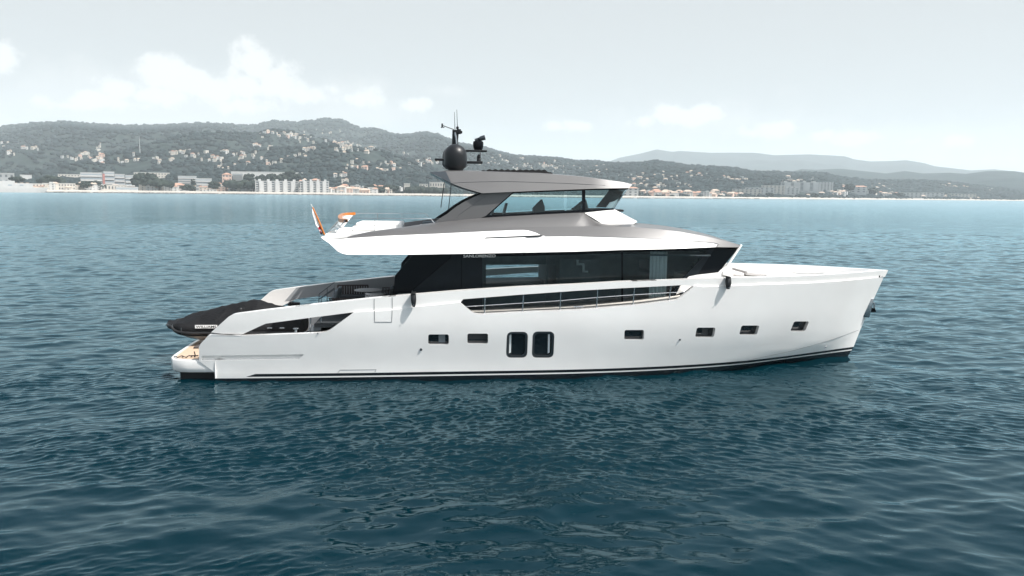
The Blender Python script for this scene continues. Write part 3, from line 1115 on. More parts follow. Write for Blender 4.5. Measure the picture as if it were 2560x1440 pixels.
cre = [UF(a, b_, lambda x, z: yr(x, z) - .004) for a, b_ in ((1128, 458), (1162, 455.5), (1264, 453.5), (1400, 457.5), (1475, 461), (1513, 463))]
MB().tube(smoothline(cre, 40), .010, 6).build('roof_crease', M['silver_dark'], yacht)
# folded black sunroof canvas
m_ = MB()
a, b_ = U(1187, 427, -1.0), U(1379, 433, -1.0)
xs_ = np.linspace(a.x, b_.x, 64)
L = []
for y in (-1.35, -1.3, 0, 1.3, 1.35):
    e = 0 if abs(y) > 1.32 else 1
    L.append([Vector((x, y, np.interp(x, [a.x, b_.x], [a.z, b_.z]) - .10 + np.interp(x, [a.x, a.x + .5, b_.x - .3, b_.x], [.06, .15, .20, .08]) * e + .02 * math.sin(i * 1.25) * e)) for i, x in enumerate(xs_)])
m_.loft(L)
m_.build('folded_sunroof', M['cover'], yacht, smooth=60)
# poles at the aft side of the wheelhouse
for (t_, b2) in (((1111, 455), (1102, 519)), ((1128, 462), (1121, 525))):
    MB().tube([U(*t_, -1.7), U(*b2, -1.7)], .016, 6).build('support_pole', M['matt_black'], yacht)
m_ = MB()
m_.add([U(1128, 462, -1.7), U(1160, 482, -1.7), U(1158, 500, -1.7), U(1122, 523, -1.7)], [(0, 1, 2, 3)])
m_.build('weather_screen', M['clear'], yacht)

# ------------------------------------------------------------------ mast and instruments
def dome(px, y0, y1, yb0, y):
    c = U(px, y1, y)
    top_ = U(px, y0, y)
    h = top_.z - c.z
    r_ = h * .445
    prof = [(r_ * .5, 0), (r_ * .66, .02), (r_ * .70, h * .06), (r_ * .92, h * .13), (r_ * 1.0, h * .22), (r_ * 1.0, h * .55)]
    for a_ in range(10, 91, 10):
        prof.append((max(.002, r_ * math.cos(R(a_))), h * .55 + h * .45 * math.sin(R(a_))))
    m_ = MB().lathe(prof, c, 32)
    m_.build('satellite_dome', M['dome'], yacht, smooth=40)


dome(1138.5, 360, 426, 0, -.75)
dome(1131, 366, 424, 0, .95)
ym = 0.1
m_ = MB().tube([U(1138, 372, ym), U(1137.5, 325, ym)], .11, 12, radii=[.13, .10])
m_.build('mast_pole', M['matt_black'], yacht)
m_ = MB().tube([U(1141.5, 360, ym - .12), U(1138, 331, ym - .12)], .035, 8)
m_.build('mast_conduit', M['chrome'], yacht)
m_ = MB().tube([U(1135, 324, ym), U(1107, 314, ym)], .016, 6)
p = U(1105.5, 315, ym)
m_.tube([p + Vector((0, 0, -.06)), p + Vector((0, 0, .09))], .03, 8)
for a_ in range(3):
    d_ = Vector((math.cos(a_ * 2.1), math.sin(a_ * 2.1), 0)) * .06
    m_.tube([p + Vector((0, 0, -.05)), p + d_ + Vector((0, 0, -.05))], .008, 5)
    m_.lathe([(.004, -.022), (.022, -.01), (.022, .01), (.004, .022)], p + d_ + Vector((0, 0, -.05)), 8)
m_.build('wind_vane', M['matt_black'], yacht)
for (a_, b_) in (((1136, 280), (1137.5, 325)), ((1142, 274), (1143.5, 319))):
    MB().tube([U(*a_, ym), U(*b_, ym)], .012, 6, radii=[.008, .016]).build('whip_antenna', M['steel_dark'], yacht)
c = U(1147, 329, ym)
m_ = MB().box(c, (.16, .2, .18), bev=.02).box(c + Vector((.07, 0, -.02)), (.12, .16, .1), bev=.02).lathe([(.05, 0), (.05, .08), (.025, .1)], c + Vector((-.05, 0, .09)), 10)
m_.tube([c + Vector((-.02, 0, -.06)), c + Vector((-.05, 0, -.5))], .018, 6)
m_.build('navigation_light', M['matt_black'], yacht)
# arms
for (pts, hgt) in ((((1160, 377), (1217, 378)), .07), (((1160, 407), (1206, 405.5)), .09), (((1087, 398.5), (1118, 400)), .08)):
    a, b_ = U(*pts[0], ym), U(*pts[1], ym)
    MB().box((a + b_) / 2, ((b_ - a).length, .34, hgt), bev=.02).build('mast_arm', M['matt_black'], yacht)
m_ = MB().tube([U(1089, 400.5, ym - .1), U(1091, 400, ym - .1)], .06, 10)
m_.build('horn', M['steel_dark'], yacht)
c = U(1195.5, 364, ym)
m_ = MB()
prof = [(.04, -.20), (.12, -.19), (.17, -.12), (.195, -.02), (.20, .08), (.185, .15), (.12, .18), (.03, .19)]
m_.lathe(prof, c, 24)
m_.tube([c + Vector((0, 0, .15)), c + Vector((.04, 0, .26))], .07, 10)
m_.build('camera_ball', M['black'], yacht)
a, b_ = U(1187, 350.5, ym), U(1212.5, 343.5, ym)
m_ = MB().tube([a, a.lerp(b_, .45), a.lerp(b_, .55), b_], .07, 12, radii=[.05, .06, .085, .095])
m_.build('searchlight', M['steel_dark'], yacht)
m_ = MB().tube([U(1201.5, 378, ym - .1), U(1201.5, 392, ym - .1)], .03, 8)
m_.build('arm_bracket', M['chrome'], yacht)
c = U(1197, 403, ym - .05)
MB().lathe([(.075, 0), (.075, .08), (.06, .1), (.07, .12), (.07, .2), (.03, .25)], c, 14).build('anchor_light', M['matt_black'], yacht)

# ------------------------------------------------------------------ fly deck rails and aft screen
def rail(name, pts, y, r_=.0095, mat='chrome'):
    P = [U(a, b_, y) for a, b_ in pts]
    return MB().tube(P, r_, 6).build(name, M[mat], yacht)


rail('fly_rail', [(861, 546), (900, 545.5), (1000, 546), (1077, 546.8), (1086, 558)], -2.55)
rail('fly_rail', [(884, 533), (940, 533.2), (1004, 534), (1065, 534.5), (1071, 543)], 2.55)
rail('fly_rail', [(893, 575), (937, 576)], -2.55, .008)
for (x0, y0, x1, y1) in ((937, 546, 937, 578), (1007.5, 547, 1007.5, 568)):
    rail('rail_post', [(x0, y0), (x1, y1)], -2.55)
for (x0, y0, x1, y1) in ((944, 533.5, 944, 560), (1005, 534, 1005, 548)):
    rail('rail_post', [(x0, y0), (x1, y1)], 2.55)
capP = [U(863, 550, -2.35), U(853, 548, -1.9), U(848.5, 544.5, -1.0), U(849, 540, .2), U(853, 536.5, 1.2), U(862, 533.5, 2.0), U(883, 532.5, 2.35)]
cl = smoothline(capP, 30)
m_ = MB().loft([[p + Vector((-.05, 0, -.10)) for p in cl], [p + Vector((-.05, 0, .02)) for p in cl], [p + Vector((.09, 0, .03)) for p in cl], [p + Vector((.09, 0, -.07)) for p in cl]], close=True)
m_.build('aft_cap_rail', M['orange_teak'], yacht)
foot = [Vector((p.x - .42 - .0 * p.y, p.y * 1.0, 4.93)) for p in cl]
MB().loft([[p + Vector((0, 0, -.08)) for p in cl], foot]).build('aft_glass_screen', M['clear'], yacht)
rail('screen_stay', [(863, 551), (826, 598)], -2.35, .018)
rail('screen_stay', [(848, 557), (833, 583)], -1.2, .010)

# ------------------------------------------------------------------ foredeck
m_ = MB()
a = U(1822, 668, -1.5)
m_.prism([(16.6, -1.95, 3.42), (19.6, -1.35, 3.36), (20.2, -.9, 3.30), (20.2, .9, 3.30), (19.6, 1.35, 3.36), (16.6, 1.95, 3.42)], (0, 0, -.5))
m_.build('coach_roof', M['white'], yacht, smooth=30)
m_ = MB().box((20.6, 0, 3.15), (1.4, 2.6, .5), bev=.06)
m_.build('foredeck_locker', M['white'], yacht)
p = UF(1730, 700, lambda x, z: -2.2)
for px in (1979, 2039, 2101):
    q_ = UF(px, 668.5, lambda x, z: max(.2, hb(x, z) - .42))
# anchor pocket and anchor at the stem
pb_ = Vector((stem(1.95) + .02, 0, 1.95))
m_ = MB().box(pb_ + Vector((-.16, 0, .05)), (.3, .34, .8), ry=R(11), bev=.04)
m_.build('anchor_pocket', M['chrome'], yacht)
q_ = U(2181, 773, -.02)
anchor = bthing('anchor', q_, 'dark plough anchor held in a steel pocket at the bow of the white yacht', 'anchor')
m_ = MB().tube([(-.06, 0, .30), (.06, 0, .25), (.07, 0, .05), (-.02, 0, -.02)], .03, 8, radii=[.025, .03, .03, .025])
m_.build('shank', M['chrome'], anchor)
m_ = MB()
m_.add([(-.33, 0, -.02), (.05, -.17, .14), (.20, -.14, -.10), (.24, 0, -.22), (.20, .14, -.10), (.05, .17, .14), (.02, 0, .02), (-.1, 0, -.2)],
       [(0, 1, 6), (1, 2, 6), (2, 3, 6), (3, 4, 6), (4, 5, 6), (5, 0, 6), (0, 7, 1), (1, 7, 2), (2, 7, 3), (3, 7, 4), (4, 7, 5), (5, 7, 0)])
m_.v = [p * .58 for p in m_.v]
m_.build('fluke', M['matt_black'], anchor)

# fairlead plates near the bow
for px in (2198, 2203):
    q_ = UF(px, 691, yband)
    MB().box(q_, (.05, .06, .07)).build('fairlead', M['matt_black'], yacht)
# cleat on the foredeck inner side
MB().box((23.2, 1.0, 3.2), (.45, .06, .05)).build('deck_grating', M['steel_dark'], yacht)


# ------------------------------------------------------------------ letters (built-in font, converted to mesh)
def text_mesh(body, p0, p1, yf, mat, name, off, parent, height=None, ext=.006, bold=.012, mw=None):
    cu = bpy.data.curves.new(name, 'FONT')
    cu.body = body
    cu.extrude = ext
    cu.offset = bold
    to = bpy.data.objects.new(name, cu)
    COL.objects.link(to)
    bpy.context.view_layer.update()
    me = bpy.data.meshes.new_from_object(to.evaluated_get(bpy.context.evaluated_depsgraph_get()))
    bpy.data.objects.remove(to)
    n_ = len(me.vertices)
    co = np.empty(n_ * 3)
    me.vertices.foreach_get('co', co)
    co = co.reshape(-1, 3)
    mn, mx = co.min(0), co.max(0)
    Lx = p1[0] - p0[0]
    hz_ = height
    for v in me.vertices:
        u = (v.co.x - mn[0]) / (mx[0] - mn[0])
        w = (v.co.y - mn[1]) / (mx[1] - mn[1])
        x = p0[0] + u * Lx
        z = p0[1] + u * (p1[1] - p0[1]) + w * hz_
        v.co = Vector((x, yf(x, z) + off - (v.co.z > 0) * ext, z))
    me.materials.clear()
    me.materials.append(mat)
    o = bpy.data.objects.new(name, me)
    COL.objects.link(o)
    o.parent = parent
    return o


a, b_ = U(1158.5, 643.8, -2.56), U(1239, 643.2, -2.56)
text_mesh('SANLORENZO', (a.x, a.z), (b_.x, b_.z), lambda x, z: -2.56, M['letters'], 'name_letters', 0, yacht, height=.10, bold=.018)

# ================================================================== things on the yacht
# fenders hung over the bulwark
for i, (px, y0, y1, lab) in enumerate(((1034.5, 734.5, 767, 'black padded fender hooked over the bulwark beside the aft end of the saloon'),
                                       (1820.5, 693.5, 722.5, 'black padded fender hooked over the bulwark below the yacht bow window'))):
    a, b_ = UF(px, y0, lambda x, z: -hb(x, z) - .10), UF(px, y1, lambda x, z: -hb(x, z) - .14)
    root = bthing('fender', b_, lab, 'fender', 'black fenders on the bulwark')
    h = a.z - b_.z
    m_ = MB()
    for zz in (0,):
        prof = []
    ringsP = []
    for t in np.linspace(0, 1, 9):
        w_ = .074 * (math.sin(math.pi * min(1, .18 + t * 1.0) * .62) + .25)
        d_ = .075 + .03 * math.sin(math.pi * t)
        c_ = Vector((.015 * t * (1 if i else -1), .02 + .06 * t * t, h * t))
        ringsP.append([c_ + Vector((w_ * math.copysign(abs(math.cos(2 * math.pi * j / 16)) ** .6, math.cos(2 * math.pi * j / 16)), d_ * math.copysign(abs(math.sin(2 * math.pi * j / 16)) ** .6, math.sin(2 * math.pi * j / 16)), 0)) for j in range(17)])
    m_.loft(ringsP)
    m_.add(ringsP[0][:-1], [tuple(range(16))])
    m_.add(ringsP[-1][:-1], [tuple(range(16))])
    m_.build('pad', M['matt_black'], root)
    MB().box((0, .20, h + .012), (.14, .46, .035), bev=.012).build('hook_plate', M['rubber'], root)
    MB().lathe([(.018, 0), (.018, .012), (.008, .016)], (0.0, -.085, h * .16), 10, axis=(0, -1, 0)).build('stud', M['chrome'], root)

# ensign: staff with a furled white and red flag
fb = U(811, 583, 0.0)
ft = U(782, 519, 0.0)
flag = bthing('ensign', fb, 'furled white and red flag on a slanted varnished staff at the upper deck stern', 'flag')
d_ = ft - fb
MB().tube([Vector((0, 0, -.06)), d_ * .5, d_ * .97, d_, d_ * 1.02], .03, 10, radii=[.04, .034, .028, .022, .016]).build('staff', M['orange_teak'], flag)
MB().tube([d_ * 1.02, d_ * 1.12 + Vector((-.02, 0, .02))], .008, 6).build('finial', M['letters'], flag)
m_ = MB()
nU, nV = 26, 12
P, Fc, mi = [], [], []
for iu in range(nU + 1):
    u = iu / nU
    base_ = d_ * (1 - u * .98)
    drop = Vector((-.02 - .10 * u, 0, -.10 - .16 * math.sin(math.pi * min(1, u * 1.1)) ** 1))
    for iv in range(nV + 1):
        v = iv / nV
        P.append(base_ + drop * v + Vector((.015 * math.sin(v * 9 + u * 7), .07 * math.sin(v * 11 + u * 5) * v, -.03 * v * math.sin(u * 17))))
for iu in range(nU):
    for iv in range(nV):
        a_ = iu * (nV + 1) + iv
        Fc.append((a_, a_ + 1, a_ + nV + 2, a_ + nV + 1))
        u = (iu + .5) / nU
        mi.append(1 if (.64 < u < .76 or (.82 < u < .93 and iv > 5)) else (2 if u > .93 else 0))
o_ = len(m_.v)
m_.v += P
m_.f += Fc
m_.mi += mi
m_.build('cloth', [M['white_fabric'], M['red'], M['navy']], flag, smooth=80, fixn=False)

# tender under its cover
ty = 0.15
tb = U(423.5, 842, ty)
ten_base = Vector((tb.x, ty, .74))
tender = bthing('tender', ten_base, 'small inflatable tender under a black canvas cover on the stern of the yacht', 'dinghy')


def tz(px, py, y=ty):
    p = U(px, py, y)
    return p.x - ten_base.x, p.z - ten_base.z


ridge = [tz(*p) for p in ((424, 822), (432, 812), (450, 800), (470, 789), (485, 781.5), (520, 775), (560, 764), (600, 756), (640, 747.5), (665, 754), (690, 762), (715, 767), (760, 770))]
lowp = [tz(*p, -.8) for p in ((424, 828), (430, 834), (440, 840), (470, 843.5), (520, 843.5), (640, 843), (760, 842))]
rx, rz_ = [p[0] for p in ridge], [p[1] for p in ridge]
lx, lz = [p[0] for p in lowp], [p[1] for p in lowp]
Ltot = rx[-1]
m_ = MB()
rings = []
for x in np.concatenate([np.linspace(0.0, .5, 9), np.linspace(.62, Ltot, 34)]):
    hw = 1.02 * min(1.0, math.sqrt(max(.002, min(1, (x + .02) / .95) * (2 - min(1, (x + .02) / .95)))))
    zt, zl_ = float(np.interp(x, rx, rz_)), float(np.interp(x, lx, lz))
    zt = max(zt, zl_ + .22)
    zs = max(zl_ + .10, min(zl_ + .34, zt - .16))
    prof = [(-hw * .72, zl_), (-hw * .93, zl_ + .06), (-hw, min(zl_ + .20, zs - .02)), (-hw * .985, zs), (-hw * .90, zs + .10)]
    for t in (.75, .55, .35, .18, .06, 0):
        zz = zs + .10 + (zt - zs - .10) * (1 - (t / .90) ** 1.35)
        zz += .025 * math.sin(x * 9 + t * 6) * (t > .1) + .018 * math.sin(x * 17 + t * 11)
        prof.append((-hw * t, zz))
    full = prof + [(-a_, z_ + .01 * math.sin(x * 8 + a_ * 5)) for a_, z_ in prof[-2::-1]]
    rings.append([Vector((x, a_, z_)) for a_, z_ in full])
m_.loft(rings)
m_.add(rings[0], [tuple(range(len(rings[0])))])
m_.add(rings[-1], [tuple(range(len(rings[-1])))])
cov = m_.build('cover', M['cover'], tender, smooth=60)
# rubber tube lip below the cover
m_ = MB()
lip = []
for x in np.concatenate([np.linspace(0.12, .5, 8), np.linspace(.6, Ltot - .1, 16)]):
    hw = 1.03 * min(1.0, math.sqrt(max(.002, min(1, (x + .02) / .95) * (2 - min(1, (x + .02) / .95)))))
    lip.append(Vector((x, -hw, float(np.interp(x, lx, lz)) + .17)))
m_.tube(lip, .05, 8).mirror()
m_.build('rubbing_strake', M['rubber'], tender)
m_ = MB()
rings = []
for x, hw, zk in ((.42, .10, .25), (.75, .40, .12), (1.2, .62, .03), (2.2, .72, 0.0), (4.4, .74, 0.0)):
    zl_ = float(np.interp(x, lx, lz)) + .03
    rings.append([Vector((x, -hw, zl_)), Vector((x, -hw * .8, zl_ - (zl_ - zk) * .45)), Vector((x, 0, zk)), Vector((x, hw * .8, zl_ - (zl_ - zk) * .45)), Vector((x, hw, zl_))])
m_.loft(rings)
m_.build('keel', M['ribhull'], tender, smooth=25)
# name label on the cover
lbx0, lbx1 = tz(487.5, 817.5, -.9), tz(543, 816, -.9)
yl_ = -1.045
m_ = MB().box(((lbx0[0] + lbx1[0]) / 2, yl_, lbx0[1] + .01), (lbx1[0] - lbx0[0], .012, .12))
lb = m_.build('name_label', M['letters'], tender, smooth=0)
o = text_mesh('WILLIAMS', (lbx0[0] + .03, lbx0[1] - .035), (lbx1[0] - .03, lbx0[1] - .035), lambda x, z: yl_ - .009, M['black_letters'], 'name_letters', 0, lb, height=.085, ext=.002, bold=.012)
for px in (436, 460, 633):
    x0, z0 = tz(px, 800, -.5)
    hw = 1.02 * min(1.0, math.sqrt(max(.002, min(1, (x0 + .02) / .95) * (2 - min(1, (x0 + .02) / .95)))))
    zl_ = float(np.interp(x0, lx, lz))
    MB().tube([(x0, -hw * .95 - .012, zl_ + .08), (x0, -hw - .012, zl_ + .22), (x0, -hw - .006, zl_ + .34)], .007, 5).build('cover_seam', M['grey_fabric'], tender)
x0, z0 = tz(596, 779, -1.2)
MB().lathe([(.06, -.05), (.06, .03), (.045, .07), (.01, .09)], (x0, -1.0, z0), 12).build('vent_cap', M['rubber'], tender)

# mooring line lying on the platform, with its cleat
p = W(487, 893, .73)
m_ = MB().tube([p + Vector((-.12, 0, .05)), p + Vector((.12, 0, .05))], .02, 8).tube([p + Vector((0, 0, .05)), p + Vector((0, 0, -.0))], .025, 8)
m_.tube([p + Vector((0.02, 0, .05)), p + Vector((-.02, .02, .20))], .018, 8)
m_.build('platform_cleat', M['matt_black'], yacht)
pts = [p + Vector((-.1 - .045 * i + .03 * math.sin(i * 1.9), -.05 + .10 * math.sin(i * 1.1), .022 + .012 * (i % 3))) for i in range(14)]
o = MB().tube(smoothline(pts, 60), .016, 6).build('mooring_rope', M['rubber'], None, base=tuple(p + Vector((-.4, 0, 0))))
tag(o, 'short black mooring rope coiled on the teak stern platform', 'rope')

# cockpit furniture
DK = 1.925
sofa = bthing('sofa', (U(880, 725, 2.1).x, 2.05, DK), 'dark woven sofa against the far bulwark of the aft cockpit', 'sofa')
MB().box((0, 0, .22), (1.2, .8, .18), bev=.05).build('seat', M['dark_fabric'], sofa)
m_ = MB()
for i in range(13):
    m_.box((-.6 + i * .1, .42, .46), (.07, .05, .38), bev=.015)
m_.box((0, .42, .66), (1.25, .06, .05), bev=.015)
m_.build('backrest', M['rope_brown'], sofa)
for x in (-.52, .52):
    for y in (-.32, .32):
        MB().tube([(x, y, 0), (x, y, .15)], .03, 8).build('leg', M['matt_black'], sofa)
tp = W(920, 724.5, DK + .72)
table = bthing('cockpit_table', (tp.x, tp.y, DK), 'pale round pedestal table in the aft cockpit', 'table')
MB().lathe([(.02, .69), (.50, .69), (.53, .705), (.53, .72), (.50, .73), (.02, .735)], (0, 0, 0), 32).build('tabletop', M['pale_fabric'], table)
MB().lathe([(.26, 0), (.26, .02), (.10, .1), (.07, .4), (.14, .66), (.14, .69)], (0, 0, 0), 20).build('pedestal', M['grey_fabric'], table)


def armchair(px, py, lab, pad_mat, rz, y=None, hgt=.64):
    q_ = W(px, py, DK + hgt)
    r_ = bthing('armchair', (q_.x, q_.y, DK), lab, 'armchair', 'woven armchairs in the cockpit', rz)
    MB().box((0, 0, .38), (.56, .56, .12), bev=.05).build('seat', M[pad_mat], r_)
    m_ = MB()
    for i in range(13):
        a_ = R(-115 + 230 * i / 12)
        m_.tube([(.30 * math.cos(a_), .32 * math.sin(a_), .30), (.36 * math.cos(a_), .37 * math.sin(a_), .66)], .022, 6)
    m_.build('backrest', M['rope_brown'], r_)
    m_ = MB().tube([(.37 * math.cos(R(a_)), .38 * math.sin(R(a_)), .67) for a_ in range(-120, 121, 15)], .022, 8)
    m_.build('top_rail', M['rope_brown'], r_)
    for sx in (-1, 1):
        for sy in (-1, 1):
            MB().tube([(sx * .24, sy * .24, 0), (sx * .26, sy * .26, .34)], .018, 6).build('leg', M['matt_black'], r_)
    return r_


ch = armchair(939, 738, 'woven armchair with a pale rounded back pad, in front of the round cockpit table', 'pale_fabric', R(-90))
m_ = MB()
pr = [[Vector((rr * math.cos(R(a_)), rr * math.sin(R(a_)), z_)) for a_ in range(-75, 76, 10)] for rr, z_ in ((.30, .52), (.31, .72), (.35, .75), (.39, .72), (.39, .52))]
m_.loft(pr, close=True)
m_.build('back_pad', M['pale_fabric'], ch, smooth=70)
ch = armchair(966, 724, 'dark cushioned armchair between the round table and the saloon entrance', 'dark_fabric', R(0))
MB().box((.22, 0, .62), (.16, .5, .34), bev=.07, ry=R(12)).build('back_pad', M['grey_fabric'], ch)
# near sofa along the aft rail with its loose cushions
nb_ = W(856, 748, DK + .50)
sofa2 = bthing('daybed', (nb_.x, nb_.y, DK), 'woven daybed by the stern handrail of the cockpit, holding grey cushions', 'daybed')
MB().box((0, .55, .26), (.9, 1.7, .2), bev=.05).build('seat', M['grey_fabric'], sofa2)
m_ = MB()
for i in range(11):
    m_.box((-.40 + i * .08, -.36, .36), (.052, .05, .44), bev=.012)
m_.box((0, -.36, .57), (.90, .06, .04), bev=.01)
m_.build('side_screen', M['rope_brown'], sofa2)
for x in (-.4, .4):
    for y in (-.2, 1.3):
        MB().tube([(x, y, 0), (x, y, .17)], .025, 8).build('leg', M['matt_black'], sofa2)
for i, (dx, dy, rz, lab) in enumerate(((-.36, .05, .1, 'grey scatter cushion nearest the camera on the cockpit daybed'), (-.38, .55, -.1, 'grey scatter cushion in the middle of the cockpit daybed'), (-.36, 1.05, .15, 'grey scatter cushion farthest along the cockpit daybed'))):
    c_ = Vector((nb_.x + dx, nb_.y + dy, DK + .36))
    m_ = MB()
    rings = []
    for t in np.linspace(-1, 1, 9):
        w_ = math.sqrt(max(.0, 1 - t * t)) * .11 + .008
        rings.append([Vector((w_ * math.cos(a_), .24 * math.copysign(abs(math.sin(a_)) ** .8, math.sin(a_)) * (1 - .12 * abs(t) ** 3), .26 + t * .26)) for a_ in np.linspace(0, 2 * math.pi, 17)])
    rot = Matrix.Rotation(R(22), 3, 'Y') @ Matrix.Rotation(rz, 3, 'Z')
    m_.loft([[rot @ p + c_ for p in r_] for r_ in rings])
    o = m_.build('scatter_cushion', M['grey_fabric'], None, base=tuple(c_), smooth=70)
    tag(o, lab, 'cushion', 'grey cushions on the daybed')
# dark handrail at the top of the stern stairs
hr = [((797, 760), (798, 735), (836, 706), (836, 735)), ((797, 748), (836, 720)), ((803, 765), (803, 745), (838, 722))]
m_ = MB()
for pl in hr:
    m_.tube([U(a, b_, -1.2) for a, b_ in pl], .018, 6)
m_.tube([U(818, 755, -1.2), U(818, 719, -1.2)], .015, 6)
m_.build('stair_rail', M['steel_dark'], yacht)
# dark bag by the rail
p = U(735, 760, -.6)
o = MB().box(p, (.42, .3, .12), bev=.05).box(p + Vector((-.1, 0, .05)), (.15, .25, .06), bev=.02).build('folded_cover', M['cover'], None, base=tuple(p))
tag(o, 'small folded black cover on the coaming behind the tender', 'cover')

# fly deck seating
for nm, c_, d3, mat, lab in (('sun_lounger', (5.2, .5, 5.20), (1.8, 2.2, .42), 'white_fabric', 'wide white sun pad on the aft end of the upper deck'),
                             ('lounge_sofa', (7.5, 1.5, 5.22), (1.6, 1.0, .5), 'grey_fabric', 'grey sofa on the upper deck beside the wheelhouse pillar')):
    r_ = bthing(nm, (c_[0], c_[1], 4.94), lab, 'lounger' if nm == 'sun_lounger' else 'sofa')
    MB().box((0, 0, .09), (d3[0], d3[1], .18), bev=.04).build('base', M['white'], r_)
    MB().box((.06, 0, .23), (d3[0] - .12, d3[1] - .1, .16), bev=.06).build('cushion', M[mat], r_)
    if nm == 'lounge_sofa':
        MB().box((.6, 0, .5), (.2, d3[1] - .1, .4), bev=.08).build('backrest', M[mat], r_)
# helm chairs seen through the wheelhouse glass
for i, (px, py, y, lab) in enumerate(((1264, 508, -.9, 'grey rounded chair back behind the aft wheelhouse glass, forward of its twin'), (1234, 512, .3, 'grey rounded chair back nearest the silver wheelhouse pillar'))):
    tp = U(px, py, y)
    r_ = bthing('helm_chair', (tp.x, y, 4.98), lab, 'chair', 'chairs in the wheelhouse')
    h = tp.z - 4.98
    MB().box((.12, 0, .42), (.5, .55, .14), bev=.05).build('seat', M['grey_fabric'], r_)
    m_ = MB()
    rings = []
    for t in np.linspace(0, 1, 8):
        w_ = .27 * math.sqrt(max(0, 1 - max(0, t - .45) ** 2 * 3.0)) + .01
        rings.append([Vector((-.13 + .16 * t + .055 * math.cos(a_), w_ * math.sin(a_), .42 + (h - .42) * t)) for a_ in np.linspace(0, 2 * math.pi, 15)])
    m_.loft(rings)
    m_.add(rings[-1][:-1], [tuple(range(14))])
    m_.build('backrest', M['grey_fabric'], r_, smooth=70)
    MB().tube([(.1, 0, 0), (.1, 0, .4)], .06, 10).build('pedestal', M['steel_dark'], r_)
# wedge-shaped consoles
for i, (pts, y, lab) in enumerate((([(1335, 520), (1356, 499), (1362, 517)], -.2, 'triangular grey console in the middle of the wheelhouse, seen through the long side window'),
                                   ([(1438, 520), (1465, 498), (1472, 523)], -.6, 'triangular grey console beside the black window post of the wheelhouse'))):
    P = [U(a, b_, y) for a, b_ in pts]
    zb = 4.95
    P = [P[0], P[1], P[2], Vector((P[2].x, y, zb)), Vector((P[0].x, y, zb))]
    m_ = MB().prism(P, (0, .5, 0))
    o = m_.build('helm_console', M['grey_fabric'], None, base=(P[0].x, y, zb), smooth=20)
    tag(o, lab, 'console', 'wedge consoles in the wheelhouse')
# foredeck cushions
for (px0, py0, px1, py1, y0, y1, lab) in ((1834, 664, 1900, 664, -.9, 1.2, 'grey sun pad with a raised head end below the saloon front window'),
                                          (1905, 687, 1985, 687, -1.1, .6, 'flat pale sun pad on the foredeck, forward of the raised one')):
    a, b_ = W(px0, py0, 3.52), W(px1, py1, 3.42)
    xc = (a.x + b_.x) / 2
    lx_ = 1.5
    raised = px0 < 1850
    xc = 18.25 if raised else 19.75
    c_ = (xc, 0, 3.42 if raised else 3.35)
    m_ = MB().box((xc, 0, c_[2] + .05), (1.5 if raised else 1.2, 2.3 if raised else 1.9, .16), bev=.06, ry=R(5))
    if raised:
        m_.box((xc - .75, 0, c_[2] + .2), (.5, 2.3, .16), bev=.06, ry=R(28))
    o = m_.build('sun_pad', M['pale_fabric'], None, base=c_, smooth=50)
    tag(o, lab, 'sun pad', 'sun pads on the foredeck')

# ================================================================== coast, hills, town
rnd = random.Random(11)


def azr(px, py=480):
    d = ray(px, py)
    return math.atan2(d.x, d.y)


def elev(px, py):
    d = ray(px, py).normalized()
    return math.asin(d.z)


shore_pts = [(-700, 1150), (0, 1180), (300, 1240), (640, 1230), (900, 1200), (1200, 1200), (1560, 1260), (1750, 1380), (1880, 1560), (2100, 1950), (2300, 2350), (2560, 2750), (3300, 3300)]
SA = [azr(p[0]) for p in shore_pts]
SR = [p[1] for p in shore_pts]
shore_r = lambda a: np.interp(a, SA, SR)

main_ridge = [(-700, 330), (0, 320), (60, 312), (165, 305), (200, 308), (260, 313), (330, 316), (400, 314), (470, 310), (520, 308), (580, 312), (640, 315), (660, 310), (690, 303), (750, 306), (820, 298), (855, 299),
              (880, 312), (905, 322), (940, 322), (985, 336), (1020, 337), (1065, 332), (1095, 338), (1140, 358), (1180, 365), (1213, 372), (1248, 382), (1285, 391), (1333, 394), (1391, 398), (1439, 406), (1479, 405),
              (1505, 409), (1545, 413), (1598, 412), (1638, 407), (1678, 414), (1705, 418), (1758, 421), (1798, 421), (1837, 425), (1880, 434), (1960, 435), (2031, 436), (2066, 438), (2106, 450), (2146, 452), (2225, 455),
              (2318, 455), (2358, 458), (2411, 465), (2464, 471), (2517, 477), (2560, 484), (2700, 488), (3300, 495)]
mid_ridge = [(1700, 440), (1850, 436), (1920, 434), (1970, 430), (2000, 421), (2039, 422.5), (2098, 420), (2146, 425), (2212, 432), (2260, 426), (2305, 432), (2371, 430), (2411, 433), (2464, 426), (2531, 426), (2560, 431), (2800, 440), (3300, 450)]
far_ridge = [(1300, 440), (1420, 432), (1505, 409), (1545, 393), (1598, 382.6), (1638, 372.5), (1678, 378.6), (1697, 376), (1720, 378), (1771, 380.7), (1824, 380), (1880, 380), (1933, 386.6), (2018, 384.5), (2106, 389), (2132, 397),
             (2172, 402), (2225, 401), (2260, 399), (2305, 406.5), (2332, 414.5), (2424, 425), (2480, 422), (2560, 430), (2800, 445), (3300, 460)]


def ridge_fn(pts, rfun):
    A = [azr(p[0]) for p in pts]
    E_ = [math.tan(elev(*p)) for p in pts]
    return lambda a: CAM_H + np.interp(a, A, E_) * rfun(a)


ridge_r = lambda a: shore_r(a) + np.interp(a, [azr(0), azr(900), azr(1300), azr(1600), azr(1880), azr(2100), azr(2400), azr(2600)], [3300, 3300, 2300, 1300, 1000, 750, 600, 550])
ridge_h = ridge_fn(main_ridge, ridge_r)


